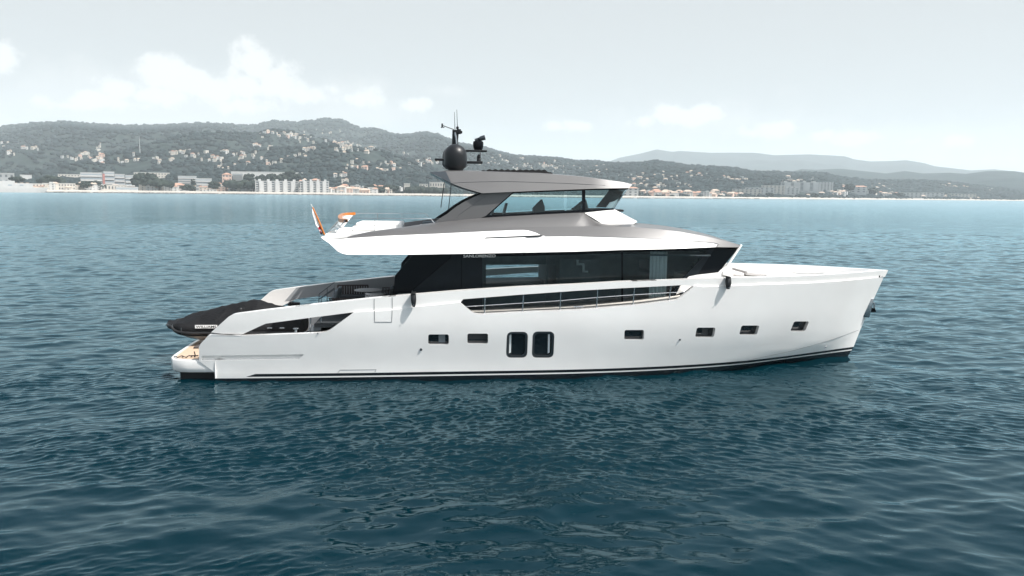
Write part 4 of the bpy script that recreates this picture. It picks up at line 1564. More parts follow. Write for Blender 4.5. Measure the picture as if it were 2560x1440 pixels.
def fbm2(X, Y, seed, octs=5, base=1 / 600):
    rg = np.random.default_rng(seed)
    out = np.zeros_like(X)
    amp, fr = 1.0, base
    for o in range(octs):
        for _ in range(4):
            a_ = rg.uniform(0, 6.28)
            out += amp * .5 * np.sin(2 * math.pi * fr * (X * math.cos(a_) + Y * math.sin(a_)) * rg.uniform(.7, 1.4) + rg.uniform(0, 6.28))
        amp *= .5
        fr *= 2.03
    return out


def land_h(a, r):
    """terrain height at azimuth a, distance r (arrays)"""
    a, r = np.asarray(a, float), np.asarray(r, float)
    rs_, rr = shore_r(a), ridge_r(a)
    hr_ = ridge_h(a)
    t = (r - rs_) / (rr - rs_)
    X, Y = r * np.sin(a), r * np.cos(a)
    bench = 3.0 + 5.0 * np.clip((r - rs_ - 60) / 250, 0, 1)
    tt = np.clip((t - .035) / .965, 0, 1)
    up = tt ** 1.15
    spur = fbm2(X, Y, 3, 4, 1 / 1000) * .14 * np.sin(math.pi * np.clip(tt, 0, 1))
    h = bench + (np.maximum(hr_, 12) - bench) * np.clip(up + spur, 0, 1.0)
    h = np.minimum(h, np.maximum(bench, CAM_H + (np.maximum(hr_, 12) - CAM_H) * (r / rr) * np.clip(.80 + .20 * t, 0, 1)))
    h = np.where(t > 1, np.maximum(hr_, 12) * np.clip(1 - (t - 1) * .6, 0, 1), h)
    beach = np.clip((r - rs_) / 22.0, -1, 1)
    return np.where(r < rs_ + 22, beach * 3.0, h)


def polar_mesh(name, a0, a1, na, rfun, nr, hfun, mat, smooth=True):
    aa = np.linspace(a0, a1, na)
    V, Fc = [], []
    for i, a in enumerate(aa):
        rr = rfun(a)
        hh = hfun(np.full(nr, a), rr)
        for r_, h_ in zip(rr, hh):
            V.append((r_ * math.sin(a), r_ * math.cos(a), float(h_)))
    for i in range(na - 1):
        for j in range(nr - 1):
            p = i * nr + j
            Fc.append((p, p + nr, p + nr + 1, p + 1))
    me = bpy.data.meshes.new(name)
    me.from_pydata(V, [], Fc)
    me.polygons.foreach_set('use_smooth', [smooth] * len(Fc))
    me.materials.append(mat)
    o = bpy.data.objects.new(name, me)
    COL.objects.link(o)
    return tag(o, kind='structure')


def veg_mat(name, c0, c1, scale):
    m = principled(name, c0, .95, spec=.1)
    q = NT(m.node_tree)
    g = q.n('ShaderNodeNewGeometry')
    n1 = q.noise(g.outputs['Position'], scale, 6, .65)
    n2 = q.noise(g.outputs['Position'], scale * .12, 4, .6)
    f = q.smooth(q.math('ADD', q.math('MULTIPLY', n1.outputs[0], .7), q.math('MULTIPLY', n2.outputs[0], .3)), .38, .62)
    q.l(q.mix(f, c0, c1), m.node_tree.nodes['Principled BSDF'].inputs['Base Color'])
    return m


M['scrub'] = veg_mat('scrub_ground', (.014, .024, .023), (.038, .050, .047), .05)
M['forest'] = veg_mat('tree_canopy', (.016, .024, .020), (.045, .055, .044), .03)
M['mount'] = veg_mat('mountain_forest', (.015, .027, .030), (.030, .044, .046), .012)
M['sand'] = principled('pale_sand', (.38, .35, .31), .95, var=.12, vscale=.08)
M['rock'] = principled('shore_rock', (.17, .16, .15), .9, var=.35, vscale=.5)
M['wall_w'] = principled('white_render', (.47, .465, .455), .85, var=.05, vscale=.2)
M['wall_c'] = principled('cream_render', (.50, .46, .41), .85, var=.06, vscale=.2)
M['wall_g'] = principled('grey_render', (.30, .31, .31), .85, var=.06, vscale=.2)
M['wall_p'] = principled('pink_render', (.56, .40, .33), .85, var=.06, vscale=.2)
M['wall_r'] = principled('brick_red_render', (.34, .13, .11), .85, var=.06, vscale=.2)
M['roof_t'] = principled('terracotta_roof', (.38, .22, .16), .85, var=.15, vscale=.4)
M['roof_b'] = principled('pale_tile_roof', (.46, .36, .29), .85, var=.12, vscale=.4)
M['roof_f'] = principled('pale_flat_roof', (.44, .44, .43), .85, var=.06, vscale=.3)
M['shade'] = principled('window_dark', (.07, .08, .09), .35)
M['balc'] = principled('blue_grey_glazing', (.27, .31, .34), .35)
M['bark'] = principled('tree_bark', (.10, .075, .055), .9)

AL, AR_ = azr(-620), azr(3150)


def r_main(a):
    rs_, rr = float(shore_r(a)), float(ridge_r(a))
    return np.concatenate([[rs_ - 26, rs_ - 6, rs_, rs_ + 8, rs_ + 21.9], np.linspace(rs_ + 24, rr, 118), np.linspace(rr + 60, rr + 1500, 10)])


hills = polar_mesh('hills', AL, AR_, 520, r_main, 133, land_h, M['scrub'])
mid_r = lambda a: 4400.0 + 0 * np.asarray(a)
mid_h = ridge_fn(mid_ridge, mid_r)


def hmid(a, r):
    t = (r - 2900) / 1500
    X, Y = r * np.sin(a), r * np.cos(a)
    lo_ = np.interp(a, [azr(1700), azr(1850)], [0, 1])
    return mid_h(a) * np.clip(np.where(t < 1, t ** 1.1 + .06 * fbm2(X, Y, 9, 4, 1 / 900) * np.sin(math.pi * np.clip(t, 0, 1)), 1 - (t - 1) * .8), 0, 1) * (.2 + .8 * lo_) - 2


polar_mesh('hills', azr(1680), AR_, 300, lambda a: np.linspace(2900, 5800, 50), 50, hmid, M['mount'])
far_r = lambda a: 8600.0 + 0 * np.asarray(a)
far_h = ridge_fn(far_ridge, far_r)


def hfar(a, r):
    t = (r - 6000) / 2600
    X, Y = r * np.sin(a), r * np.cos(a)
    return far_h(a) * np.clip(np.where(t < 1, t ** .9 + .05 * fbm2(X, Y, 19, 4, 1 / 1700) * np.sin(math.pi * np.clip(t, 0, 1)), 1 - (t - 1) * .8), 0, 1) - 2


polar_mesh('mountains', azr(1280), AR_, 340, lambda a: np.linspace(6000, 10000, 40), 40, hfar, M['mount'])

# beach and sea wall strip
def hbeach(a, r):
    return land_h(a, r) + .5


polar_mesh('beach', AL, AR_, 420, lambda a: float(shore_r(a)) + np.array([-14, -4, 2, 9, 16, 21.5, 24, 34, 46]), 9,
           lambda a, r: np.where(r < shore_r(a) + 3, (r - shore_r(a)) * .13 + .3, np.minimum(3.4, .7 + (r - shore_r(a)) * .16)) + .3, M['sand'])


def on_land(px, py):
    """world point where the line of sight through a photo point meets the terrain"""
    a = azr(px, py)
    te = math.tan(elev(px, py))
    rs_ = float(shore_r(a)) + 30
    rr = np.linspace(rs_, float(ridge_r(a)), 260)
    hh = land_h(np.full(len(rr), a), rr)
    los = CAM_H + te * rr
    i = np.argmax(hh >= los)
    if not (hh >= los).any():
        i = len(rr) - 1
    return Vector((rr[i] * math.sin(a), rr[i] * math.cos(a), float(hh[i])))


def at_dist(px, extra):
    a = azr(px)
    r_ = float(shore_r(a)) + extra
    return Vector((r_ * math.sin(a), r_ * math.cos(a), float(land_h(np.array([a]), np.array([r_]))[0])))


# ------------------------------------------------------------------ woods on the hills: thousands of crowns in one canopy
keep_out = []     # (x, y, radius) of buildings
ICO = []
phi = (1 + 5 ** .5) / 2
for p in ((-1, phi, 0), (1, phi, 0), (-1, -phi, 0), (1, -phi, 0), (0, -1, phi), (0, 1, phi), (0, -1, -phi), (0, 1, -phi), (phi, 0, -1), (phi, 0, 1), (-phi, 0, -1), (-phi, 0, 1)):
    ICO.append(np.array(p) / math.sqrt(1 + phi * phi))
ICO = np.array(ICO)
ICF = np.array([(0, 11, 5), (0, 5, 1), (0, 1, 7), (0, 7, 10), (0, 10, 11), (1, 5, 9), (5, 11, 4), (11, 10, 2), (10, 7, 6), (7, 1, 8), (3, 9, 4), (3, 4, 2), (3, 2, 6), (3, 6, 8), (3, 8, 9), (4, 9, 5), (2, 4, 11), (6, 2, 10), (8, 6, 7), (9, 8, 1)])


def clumps(name, C, S, mat, seed=1, shade=None):
    """one mesh of jittered crowns: centres C (n,3), sizes S (n,3)"""
    rg = np.random.default_rng(seed)
    n = len(C)
    ang = rg.uniform(0, 6.28, n)
    V = np.repeat(ICO[None], n, 0) * rg.uniform(.72, 1.2, (n, 12, 1))
    ca, sa = np.cos(ang)[:, None], np.sin(ang)[:, None]
    V = np.stack([V[..., 0] * ca - V[..., 1] * sa, V[..., 0] * sa + V[..., 1] * ca, V[..., 2]], -1)
    V = V * S[:, None, :] + C[:, None, :]
    Fc = (ICF[None] + (np.arange(n) * 12)[:, None, None]).reshape(-1, 3)
    me = bpy.data.meshes.new(name)
    me.vertices.add(n * 12)
    me.vertices.foreach_set('co', V.astype(np.float32).ravel())
    me.loops.add(Fc.size)
    me.loops.foreach_set('vertex_index', Fc.ravel().astype(np.int32))
    me.polygons.add(len(Fc))
    me.polygons.foreach_set('loop_start', np.arange(0, Fc.size, 3, dtype=np.int32))
    me.update()
    me.validate()
    at = me.attributes.new('tone', 'FLOAT', 'POINT')
    at.data.foreach_set('value', np.repeat(rg.random(n), 12).astype(np.float32))
    me.materials.append(mat)
    o = bpy.data.objects.new(name, me)
    COL.objects.link(o)
    return o


def leafmat(name, c0, c1):
    m = principled(name, c0, .9, spec=.15)
    q = NT(m.node_tree)
    at = q.n('ShaderNodeAttribute', attribute_name='tone')
    g = q.n('ShaderNodeNewGeometry')
    n2 = q.noise(g.outputs['Position'], .25, 4, .65)
    f = q.math('ADD', q.math('MULTIPLY', at.outputs['Fac'], .65), q.math('MULTIPLY', n2.outputs[0], .35))
    q.l(q.mix(f, c0, c1), m.node_tree.nodes['Principled BSDF'].inputs['Base Color'])
    return m


M['leaf'] = leafmat('hillside_leaves', (.005, .011, .013), (.026, .040, .042))
M['leaf_dark'] = leafmat('pine_leaves', (.007, .012, .010), (.030, .040, .030))

# ------------------------------------------------------------------ houses
HOUSE_N = [0]


def house_mesh(w, d, h, kind, wall, roof):
    """walls with window openings shown dark, eaves and a hipped or flat roof"""
    m_ = MB()
    m_.cur = 0
    m_.box((0, 0, h / 2 - 2), (w, d, h + 4))
    m_.cur = 2
    n_ = max(1, int(w / 5))
    for s_ in range(max(1, int(h / 3))):
        for i in range(n_):
            m_.box((-w / 2 + (i + .5) * w / n_, -d / 2 - .05, 1.6 + s_ * 3), (1.5, .2, 1.5))
    m_.cur = 1
    if kind == 'flat':
        m_.box((0, 0, h + .25), (w + .5, d + .5, .5))
        if w > 10:
            m_.box((w * .2, 0, h + 1.2), (w * .3, d * .5, 1.6))
    else:
        e, rh = .6, .20 * d + .8
        x, y = w / 2 + e, d / 2 + e
        m_.add([(-x, -y, h), (x, -y, h), (x, y, h), (-x, y, h), (-x + y * .8, 0, h + rh), (x - y * .8, 0, h + rh)], [(0, 1, 5, 4), (1, 2, 5), (2, 3, 4, 5), (3, 0, 4), (0, 3, 2, 1)])
    me = None
    return m_


protos = {}
WALLS = ['wall_w', 'wall_w', 'wall_w', 'wall_c', 'wall_c', 'wall_c', 'wall_p']


def house_at(p, w, h, kind, wall, roof, label, group, rz=0.0, d=None):
    d = d or w * .7
    key = (round(w), round(h), kind, wall, roof)
    rot = math.atan2(p.x, p.y)
    mw = Matrix.Translation(p) @ Matrix.Rotation(-rot + rz, 4, 'Z')
    if key not in protos:
        o = house_mesh(w, d, h, kind, wall, roof).build('villa', [M[wall], M[roof], M['shade']], None, mat_world=mw, smooth=0, fixn=False)
        protos[key] = o
    else:
        o = protos[key].copy()
        COL.objects.link(o)
        o.matrix_world = mw
    keep_out.append((p.x, p.y, w * .6 + 3))
    return tag(o, label, 'house', group)


clusters = [
    (45, 367, 34, 7, 7, 'villas in the high row at the far left', 1.2), (94, 373, 8, 4, 3, 'villas in the high row at the far left', 1), (25, 389, 24, 3, 4, 'villas above the green field at the left', 1),
    (250, 369, 8, 4, 2, 'villas on the wooded slope above the big white villas', .9),
    (215, 390, 20, 7, 7, 'large villas in the bright cluster on the left rise', 1.35), (247, 396, 10, 8, 6, 'large villas in the bright cluster on the left rise', 1.35), (180, 397, 15, 3, 4, 'large villas in the bright cluster on the left rise', 1),
    (252, 409, 7, 4, 2, 'villas just below the bright cluster', 1), (300, 408, 14, 3, 3, 'villas just below the bright cluster', .9), (340, 404, 8, 5, 3, 'ochre villas among the pines', 1.2), (385, 408, 14, 5, 4, 'villas with white gables among the pines', 1.3),
    (427, 407, 6, 3, 2, 'villas with white gables among the pines', 1), (460, 386, 30, 6, 9, 'villas scattered along the middle of the left slope', 1), (540, 404, 22, 6, 6, 'villas scattered along the middle of the left slope', 1),
    (592, 387, 38, 5, 9, 'villas scattered along the middle of the left slope', 1), (620, 397, 20, 3, 4, 'villas scattered along the middle of the left slope', .9), (560, 418, 26, 5, 5, 'houses on the low slope behind the town', 1), (690, 411, 20, 3, 4, 'houses on the low slope behind the town', 1),
    (700, 338, 45, 5, 9, 'villas near the top of the hill under the summit', 1), (745, 344, 25, 5, 9, 'villas near the top of the hill under the summit', 1.1), (765, 357, 14, 3, 4, 'villas near the top of the hill under the summit', .9), (800, 332, 26, 5, 6, 'villas near the top of the hill under the summit', 1.1),
    (645, 367, 10, 4, 3, 'villas on the bare shoulder below the hilltop', 1.2), (676, 372, 9, 4, 3, 'villas on the bare shoulder below the hilltop', 1.2), (767, 380, 12, 5, 4, 'villas below the centre of the hill', 1), (735, 392, 20, 4, 4, 'villas below the centre of the hill', .9),
    (850, 364, 14, 6, 8, 'villas in the dense hamlet behind the domes', 1), (885, 366, 22, 7, 12, 'villas in the dense hamlet behind the domes', 1.1), (865, 380, 22, 7, 8, 'villas in the dense hamlet behind the domes', 1), (925, 380, 10, 4, 4, 'villas in the dense hamlet behind the domes', 1.2),
    (1014, 385, 7, 4, 3, 'villas on the slope left of the radar dome', .8), (1060, 408, 26, 9, 14, 'villas on the slope left of the radar dome', 1), (890, 418, 20, 5, 6, 'houses in the trees above the white apartment blocks', 1.1), (985, 414, 24, 5, 5, 'houses in the trees above the white apartment blocks', 1),
    (960, 429, 34, 3, 5, 'long low houses above the beach road', 1.7), (850, 445, 20, 4, 4, 'houses in the trees above the white apartment blocks', .9),
    (1240, 400, 24, 5, 7, 'villas on the ridge right of the searchlight', 1), (1290, 397, 14, 4, 5, 'villas on the ridge right of the searchlight', 1), (1318, 419, 30, 5, 13, 'houses of the old village behind the hardtop', 1), (1225, 413, 14, 4, 4, 'houses of the old village behind the hardtop', 1),
    (1405, 424, 34, 8, 11, 'villas on the saddle right of the sunroof', 1), (1480, 425, 26, 9, 9, 'villas on the saddle right of the sunroof', 1), (1500, 418, 10, 3, 3, 'villas on the saddle right of the sunroof', .9), (1350, 398, 20, 3, 3, 'villas on the ridge right of the searchlight', .8),
    (1590, 448, 50, 12, 16, 'villas on the wooded slope above the marina', 1), (1650, 440, 30, 8, 6, 'villas on the wooded slope above the marina', 1), (1705, 462, 30, 7, 8, 'bright houses in the valley above the marina', 1.2), (1640, 470, 50, 6, 8, 'bright houses in the valley above the marina', 1.1),
    (1735, 441, 14, 5, 5, 'villas on the right slope below the wooded ridge', 1), (1790, 447, 40, 8, 10, 'villas on the right slope below the wooded ridge', 1.1), (1855, 454, 18, 6, 8, 'villas on the right slope below the wooded ridge', 1.1),
    (1900, 440, 15, 5, 4, 'villas on the dark hill above the hotels', 1.2), (1990, 441, 30, 5, 7, 'villas on the dark hill above the hotels', 1.4), (1970, 456, 20, 5, 6, 'villas on the dark hill above the hotels', 1.4), (2002, 455, 14, 3, 3, 'villas on the dark hill above the hotels', 1.3), (2032, 454, 6, 3, 2, 'villas on the dark hill above the hotels', 1.4),
    (2150, 470, 22, 6, 8, 'houses on the low rise beyond the hotels', 1.6), (2190, 470, 16, 5, 6, 'houses on the low rise beyond the hotels', 1.5), (2225, 470, 16, 5, 4, 'houses on the low rise beyond the hotels', 1.4), (2110, 476, 12, 5, 5, 'houses on the low rise beyond the hotels', 1.5),
    (2370, 463, 14, 4, 6, 'pale houses along the distant headland', 1.8), (2412, 468, 26, 3, 8, 'pale houses along the distant headland', 1.8), (2480, 475, 26, 3, 8, 'pale houses along the distant headland', 1.8), (2535, 482, 14, 3, 5, 'pale houses along the distant headland', 1.8),
]
NEAR_WORD = {}
n_h = 0
cand = []
for (px, py, sx, sy, n, grp, sc_) in clusters:
    for i in range(int(n * 1.5)):
        x_ = px + rnd.gauss(0, sx * .85)
        y_ = py + rnd.gauss(0, sy * .8)
        p = on_land(x_, y_)
        dist = math.hypot(p.x, p.y)
        if dist > float(ridge_r(math.atan2(p.x, p.y))) - 60:
            continue
        wv = rnd.choice([3.5, 4, 5, 6, 8]) * sc_ * (1.0 if dist > 1700 else .85)
        cand.append((wv / dist, p, wv, sc_, grp))
cand.sort(key=lambda c: -c[0])
far_h_mb = MB()
for j, (_, p, wv, sc_, grp) in enumerate(cand):
    kind = 'hip' if rnd.random() < .5 else 'flat'
    wall = rnd.choice(WALLS)
    hh = rnd.choice([4, 5, 6])
    rz = R(rnd.uniform(-35, 35))
    if j < 165:
        roof = 'roof_f' if kind == 'flat' else rnd.choice(['roof_b', 'roof_b', 'roof_t'])
        house_at(p + Vector((0, 0, .3)), round(wv), hh, kind, wall, roof, 'pale house, one of the ' + grp, grp, rz)
    else:
        h_ = house_mesh(wv, wv * .7, hh, kind, wall, None)
        mw = Matrix.Translation(p) @ Matrix.Rotation(-math.atan2(p.x, p.y) + rz, 4, 'Z')
        far_h_mb.add([mw @ v for v in h_.v], h_.f)
        del far_h_mb.mi[-len(h_.f):]
        far_h_mb.mi += [0 if (x == 0 and wall == 'wall_w') else (1 if x == 0 else x + 1) for x in h_.mi]
        keep_out.append((p.x, p.y, wv * .6 + 3))
# the smallest sheds and houses crowded along the shore road
for i in range(190):
    x_ = rnd.uniform(-20, 900) if i < 120 else rnd.uniform(1580, 2540)
    p = at_dist(x_, rnd.choice([45, 60, 80, 105, 135, 170, 210]))
    wv, hh = rnd.choice([5, 7, 9, 12]), rnd.choice([3, 4, 5, 7])
    kind = 'hip' if rnd.random() < .5 else 'flat'
    h_ = house_mesh(wv, 6, hh, kind, 'wall_w', None)
    mw = Matrix.Translation(p) @ Matrix.Rotation(-math.atan2(p.x, p.y) + R(rnd.uniform(-30, 30)), 4, 'Z')
    far_h_mb.add([mw @ v for v in h_.v], h_.f)
    del far_h_mb.mi[-len(h_.f):]
    c0 = rnd.choice([0, 0, 1])
    far_h_mb.mi += [c0 if x == 0 else x + 1 for x in h_.mi]
o = far_h_mb.build('far_houses', [M['wall_w'], M['wall_c'], M['roof_b'], M['shade']], None, mat_world=Matrix.Identity(4), smooth=0, fixn=False)
tag(o, kind='stuff')

# shoreline buildings, each with its own parts
def block(name, px0, px1, extra, h, d, label, wall='wall_w', floors=4, bays=6, style='bands', cat='building', roof='roof_f', yaw=0.0, pent=False, ybase=None):
    a, b_ = at_dist(px0, extra), at_dist(px1, extra)
    c = (a + b_) / 2
    if ybase is not None:
        c = on_land((px0 + px1) / 2, ybase)
        sc_ = math.hypot(c.x, c.y) / math.hypot(a.x, a.y)
    else:
        sc_ = 1.0
    w = (b_ - a).length * sc_
    root = empty(name, Matrix.Translation(c) @ Matrix.Rotation(-math.atan2(c.x, c.y) + R(yaw), 4, 'Z'), label, cat)
    MB().box((0, 0, h / 2 - 3), (w, d, h + 6)).build('wall', M[wall], root, smooth=0)
    if roof == 'hip':
        x, y, rh = w / 2 + .8, d / 2 + .8, d * .22
        MB().add([(-x, -y, h), (x, -y, h), (x, y, h), (-x, y, h), (-x + min(x * .9, y), 0, h + rh), (x - min(x * .9, y), 0, h + rh)], [(0, 1, 5, 4), (1, 2, 5), (2, 3, 4, 5), (3, 0, 4), (0, 3, 2, 1)]).build('roof', M['roof_t'], root, smooth=0)
    else:
        m_ = MB().box((0, 0, h + .3), (w + .6, d + .6, .6))
        if pent:
            for i in range(max(2, bays // 2)):
                m_.box((-w / 2 + (i + .5) * w / max(2, bays // 2), 0, h + 1.8), (w / bays * .7, d * .5, 2.6))
        m_.build('roof', M['roof_f'], root, smooth=0)
    fh = h / floors
    for f in range(floors):
        if style == 'bands':
            MB().box((0, -d / 2 - .1, fh * (f + .62)), (w * .96, .3, fh * .28)).build('window_band', M['balc'], root, smooth=0)
            MB().box((0, -d / 2 - .7, fh * (f + .15)), (w * .98, 1.4, .9)).build('balcony', M[wall], root, smooth=0)
        elif style == 'bays':
            for i in range(bays):
                if i % 2 == 0:
                    x = -w / 2 + (i + .5) * w / bays
                    MB().box((x, -d / 2 - .1, fh * (f + .5)), (w / bays * .62, .3, fh * .52)).build('window', M['shade'], root, smooth=0)
        elif style == 'few':
            for i in range(bays):
                x = -w / 2 + (i + .5) * w / bays
                MB().box((x, -d / 2 - .1, fh * (f + .55)), (w / bays * .4, .3, fh * .45)).build('window', M['shade'], root, smooth=0)
    if style == 'bays':
        for i in range(bays):
            if i % 2 == 1:
                x = -w / 2 + (i + .5) * w / bays
                MB().box((x, -d / 2 - .8, h / 2), (w / bays * .9, 1.6, h + .8)).build('stair_tower', M[wall], root, smooth=0)
    keep_out.append((c.x, c.y, w * .55))
    return root


m_per = 1 / FPX


def H(px, extra, ph):
    p = at_dist(px, extra)
    return math.hypot(p.x, p.y) * ph / FPX


B = [
    ('warehouse', -30, 36, 120, 22, 24, 'pale grey hangar with a plain front at the left edge of the coast', 'wall_g', 2, 5, 'few'),
    ('low_building', 52, 79, 110, 20, 12, 'white flat-roofed two-storey house between two round dark trees at the left', 'wall_w', 2, 3, 'none'),
    ('boat_shed', 42, 112, 55, 8, 16, 'long grey shed with pale roof behind the sea wall, beside the moored white ship', 'wall_c', 2, 9, 'few'),
    ('boat_shed', 112, 186, 60, 9, 16, 'long grey shed with a bright roof, further along from the moored white ship', 'wall_c', 2, 11, 'few'),
    ('long_hall', 148, 206, 130, 22, 20, 'low pale hall behind the sheds, left of the banded apartments', 'wall_c', 2, 8, 'few'),
    ('apartment_block', 205, 256, 110, 24.5, 14, 'white apartment block with grey balcony bands and a red end wall', 'wall_w', 4, 6, 'bands'),
    ('apartment_block', 262, 287, 150, 25, 14, 'white banded apartment block set back just right of the red end wall', 'wall_w', 4, 4, 'bands'),
    ('apartment_block', 289, 313, 120, 23, 14, 'white banded apartment block, third in the row at the left', 'wall_w', 4, 4, 'bands'),
    ('apartment_block', 315, 338, 90, 22, 14, 'small white banded apartment block beside the big dark round tree', 'wall_w', 4, 3, 'bands'),
    ('beach_restaurant', 255, 316, 38, 8, 10, 'low beige terrace building in front of the banded apartments', 'wall_c', 1, 8, 'few'),
    ('beach_restaurant', 290, 346, 22, 5, 8, 'white beach pavilion with a dark window row at the water edge', 'wall_w', 1, 9, 'bands'),
    ('long_hall', 336, 424, 190, 30, 22, 'long pale flat-roofed hall behind the big dark round tree', 'wall_c', 2, 12, 'few'),
    ('hotel', 446, 492, 110, 27, 16, 'white terraced hotel with glazed balconies, left half', 'wall_w', 5, 6, 'bands'),
    ('hotel', 490, 530, 70, 19, 16, 'lower white terraced hotel with glazed balconies, right half', 'wall_w', 4, 6, 'bands'),
    ('town_house', 556, 580, 130, 27, 14, 'salmon town house with a shallow roof behind the striped tower', 'wall_p', 3, 3, 'few'),
    ('church_tower', 560, 573, 80, 19, 8, 'pale pink striped tower with a dark pointed top', 'wall_p', 3, 3, 'bays'),
    ('office_block', 582, 607, 120, 26, 14, 'grey-blue office block right of the pink striped tower', 'wall_g', 5, 4, 'bands'),
    ('long_hall', 580, 760, 260, 42, 24, 'very long white flat-roofed building on the slope above the apartments', 'wall_w', 1, 12, 'none'),
    ('villa', 607, 638, 120, 17, 12, 'low house with a wide orange roof left of the white apartment slabs', 'wall_c', 1, 4, 'few'),
    ('apartment_block', 640, 746, 40, 16.5, 15, 'long white apartment slab with five window bays, left one of the pair on the beach', 'wall_w', 5, 11, 'bays'),
    ('apartment_block', 751, 822, 40, 17, 15, 'long white apartment slab with toothed roofline, right one of the pair on the beach', 'wall_w', 5, 9, 'bays'),
    ('villa', 740, 762, 110, 19, 12, 'grey-roofed house showing between the two white apartment slabs', 'wall_c', 2, 3, 'few'),
    ('villa', 777, 801, 120, 20, 12, 'house with a pinkish hipped roof above the right apartment slab', 'wall_p', 2, 3, 'few'),
    ('apartment_block', 1010, 1025, 60, 15.5, 12, 'narrow cream block standing alone left of the wheelhouse poles', 'wall_c', 4, 3, 'few'),
    ('apartment_block', 1049, 1070, 70, 15, 12, 'cream block with a blank side behind the wheelhouse poles', 'wall_c', 4, 3, 'few'),
    ('long_hall', 1074, 1112, 110, 17, 12, 'low cream row with orange windows behind the wheelhouse tail', 'wall_c', 2, 6, 'few'),
    ('town_house', 1562, 1590, 50, 13, 10, 'bright white house beside the dark tree at the start of the marina', 'wall_w', 3, 3, 'few'),
    ('hotel', 1849, 1884, 50, 13, 14, 'cream waterfront hotel left of the tall pale blocks', 'wall_c', 4, 7, 'few'),
    ('hotel', 1884, 1913, 50, 15.5, 14, 'cream stepped hotel, second along the right waterfront', 'wall_w', 5, 6, 'few'),
    ('hotel', 1920, 1944, 60, 19, 14, 'white hotel with pinkish roof, third along the right waterfront', 'wall_c', 6, 6, 'few'),
    ('hotel', 1948, 1973, 110, 25, 14, 'tallest pale tower block on the right waterfront', 'wall_w', 8, 5, 'few'),
    ('hotel', 1952, 1979, 45, 13, 14, 'white block in front of the tallest tower on the right waterfront', 'wall_w', 4, 6, 'few'),
    ('hotel', 1977, 2018, 80, 18, 14, 'long pale slab block right of the tallest tower', 'wall_w', 6, 8, 'bays'),
    ('hotel', 2020, 2043, 60, 16, 14, 'grey-banded block at the right end of the long pale slab', 'wall_w', 6, 6, 'few'),
    ('hotel', 2053, 2071, 60, 19, 12, 'square white block alone right of the grey-banded block', 'wall_w', 6, 5, 'few'),
    ('hotel', 2142, 2160, 130, 24, 14, 'white block on the rise beyond the waterfront hotels', 'wall_w', 5, 5, 'few'),
    ('villa', 2119, 2146, 45, 14, 14, 'wide low white house on the distant beach', 'wall_w', 3, 5, 'few'),
    ('hotel', 2256, 2294, 45, 12, 14, 'long pale low hotel on the distant beach under the wooded bluff', 'wall_w', 3, 8, 'few'),
    ('hotel', 2326, 2350, 45, 14, 14, 'white two-winged house beyond the long low distant hotel', 'wall_w', 3, 4, 'few'),
    ('hotel', 2385, 2424, 45, 11, 14, 'last low pale row of buildings on the distant beach', 'wall_c', 2, 8, 'few'),
]
YB = {('long_hall', 580): (438, 4.5), ('long_hall', 336): (446, 9), ('long_hall', 148): (449, 9), ('warehouse', -30): (461, 16), ('low_building', 52): (455, 11), ('office_block', 582): (457, 14), ('town_house', 556): (462, 16),
      ('villa', 777): (458, 4), ('villa', 740): (460, 4), ('villa', 607): (461, 4), ('hotel', 446): (471, 18), ('hotel', 1948): (484, 15), ('hotel', 2142): (482, 11)}
for (nm, x0, x1, ex, h, d, lab, wall, fl, by, st) in B:
    ex += 75 if x0 > 1840 else 0
    yb0, h = YB.get((nm, x0), (None, h))
    blk = block(nm, x0, x1, ex, h, d, lab, wall, fl, by, st, ybase=yb0, roof='hip' if nm in ('villa', 'church_tower', 'town_house') else 'flat', pent=st == 'bays',
                cat={'warehouse': 'warehouse', 'villa': 'house', 'town_house': 'house', 'hotel': 'hotel', 'church_tower': 'tower'}.get(nm, 'building'))
    if x0 == 205:
        w = (at_dist(205, 110) - at_dist(256, 110)).length
        MB().box((w / 2 + 1.6, -1, h / 2 - 1), (3, d, h)).build('end_wall', M['wall_r'], blk, smooth=0)

# small houses standing along the shore road
for (xa, xb, n, grp) in ((826, 1000, 22, 'low pale houses along the beach road right of the white slabs'), (420, 445, 3, 'small houses below the terraced hotel'), (600, 632, 5, 'small white houses on the beach beside the dark pines'),
                         (530, 556, 4, 'small houses below the terraced hotel'), (1600, 1846, 24, 'waterfront houses behind the marina masts'), (2072, 2120, 6, 'small houses on the right beach past the square block'),
                         (2160, 2255, 9, 'small houses on the right beach past the square block'), (2296, 2326, 3, 'small houses on the right beach past the square block'), (86, 150, 7, 'low houses behind the grey sheds'), (345, 448, 9, 'white houses scattered between the big dark tree and the terraced hotel'), (500, 640, 12, 'white town houses right of the terraced hotel'), (190, 330, 6, 'small white houses around the banded apartments'), (420, 450, 4, 'low houses behind the grey sheds')):
    for i in range(n):
        x_ = xa + (xb - xa) * (i + rnd.random()) / n
        p = at_dist(x_, rnd.choice([48, 70, 95, 130]))
        wv = rnd.choice([9, 12, 15])
        kind = 'hip' if rnd.random() < .6 else 'flat'
        house_at(p, wv, rnd.choice([5, 7, 9]), kind, rnd.choice(['wall_w', 'wall_w', 'wall_w', 'wall_c', 'wall_p']), 'roof_f' if kind == 'flat' else rnd.choice(['roof_t', 'roof_b', 'roof_b']), 'one of the ' + grp, grp, R(rnd.uniform(-20, 20)))

# bell tower of the old village
p = on_land(1360, 424)
bt = empty('bell_tower', Matrix.Translation(p), 'slender pale bell tower rising over the old village behind the hardtop', 'tower')
MB().box((0, 0, 8), (5, 5, 20)).build('wall', M['wall_c'], bt, smooth=0)
MB().lathe([(3.2, 18), (.1, 24)], (0, 0, 0), 8).build('spire', M['roof_t'], bt, smooth=0)
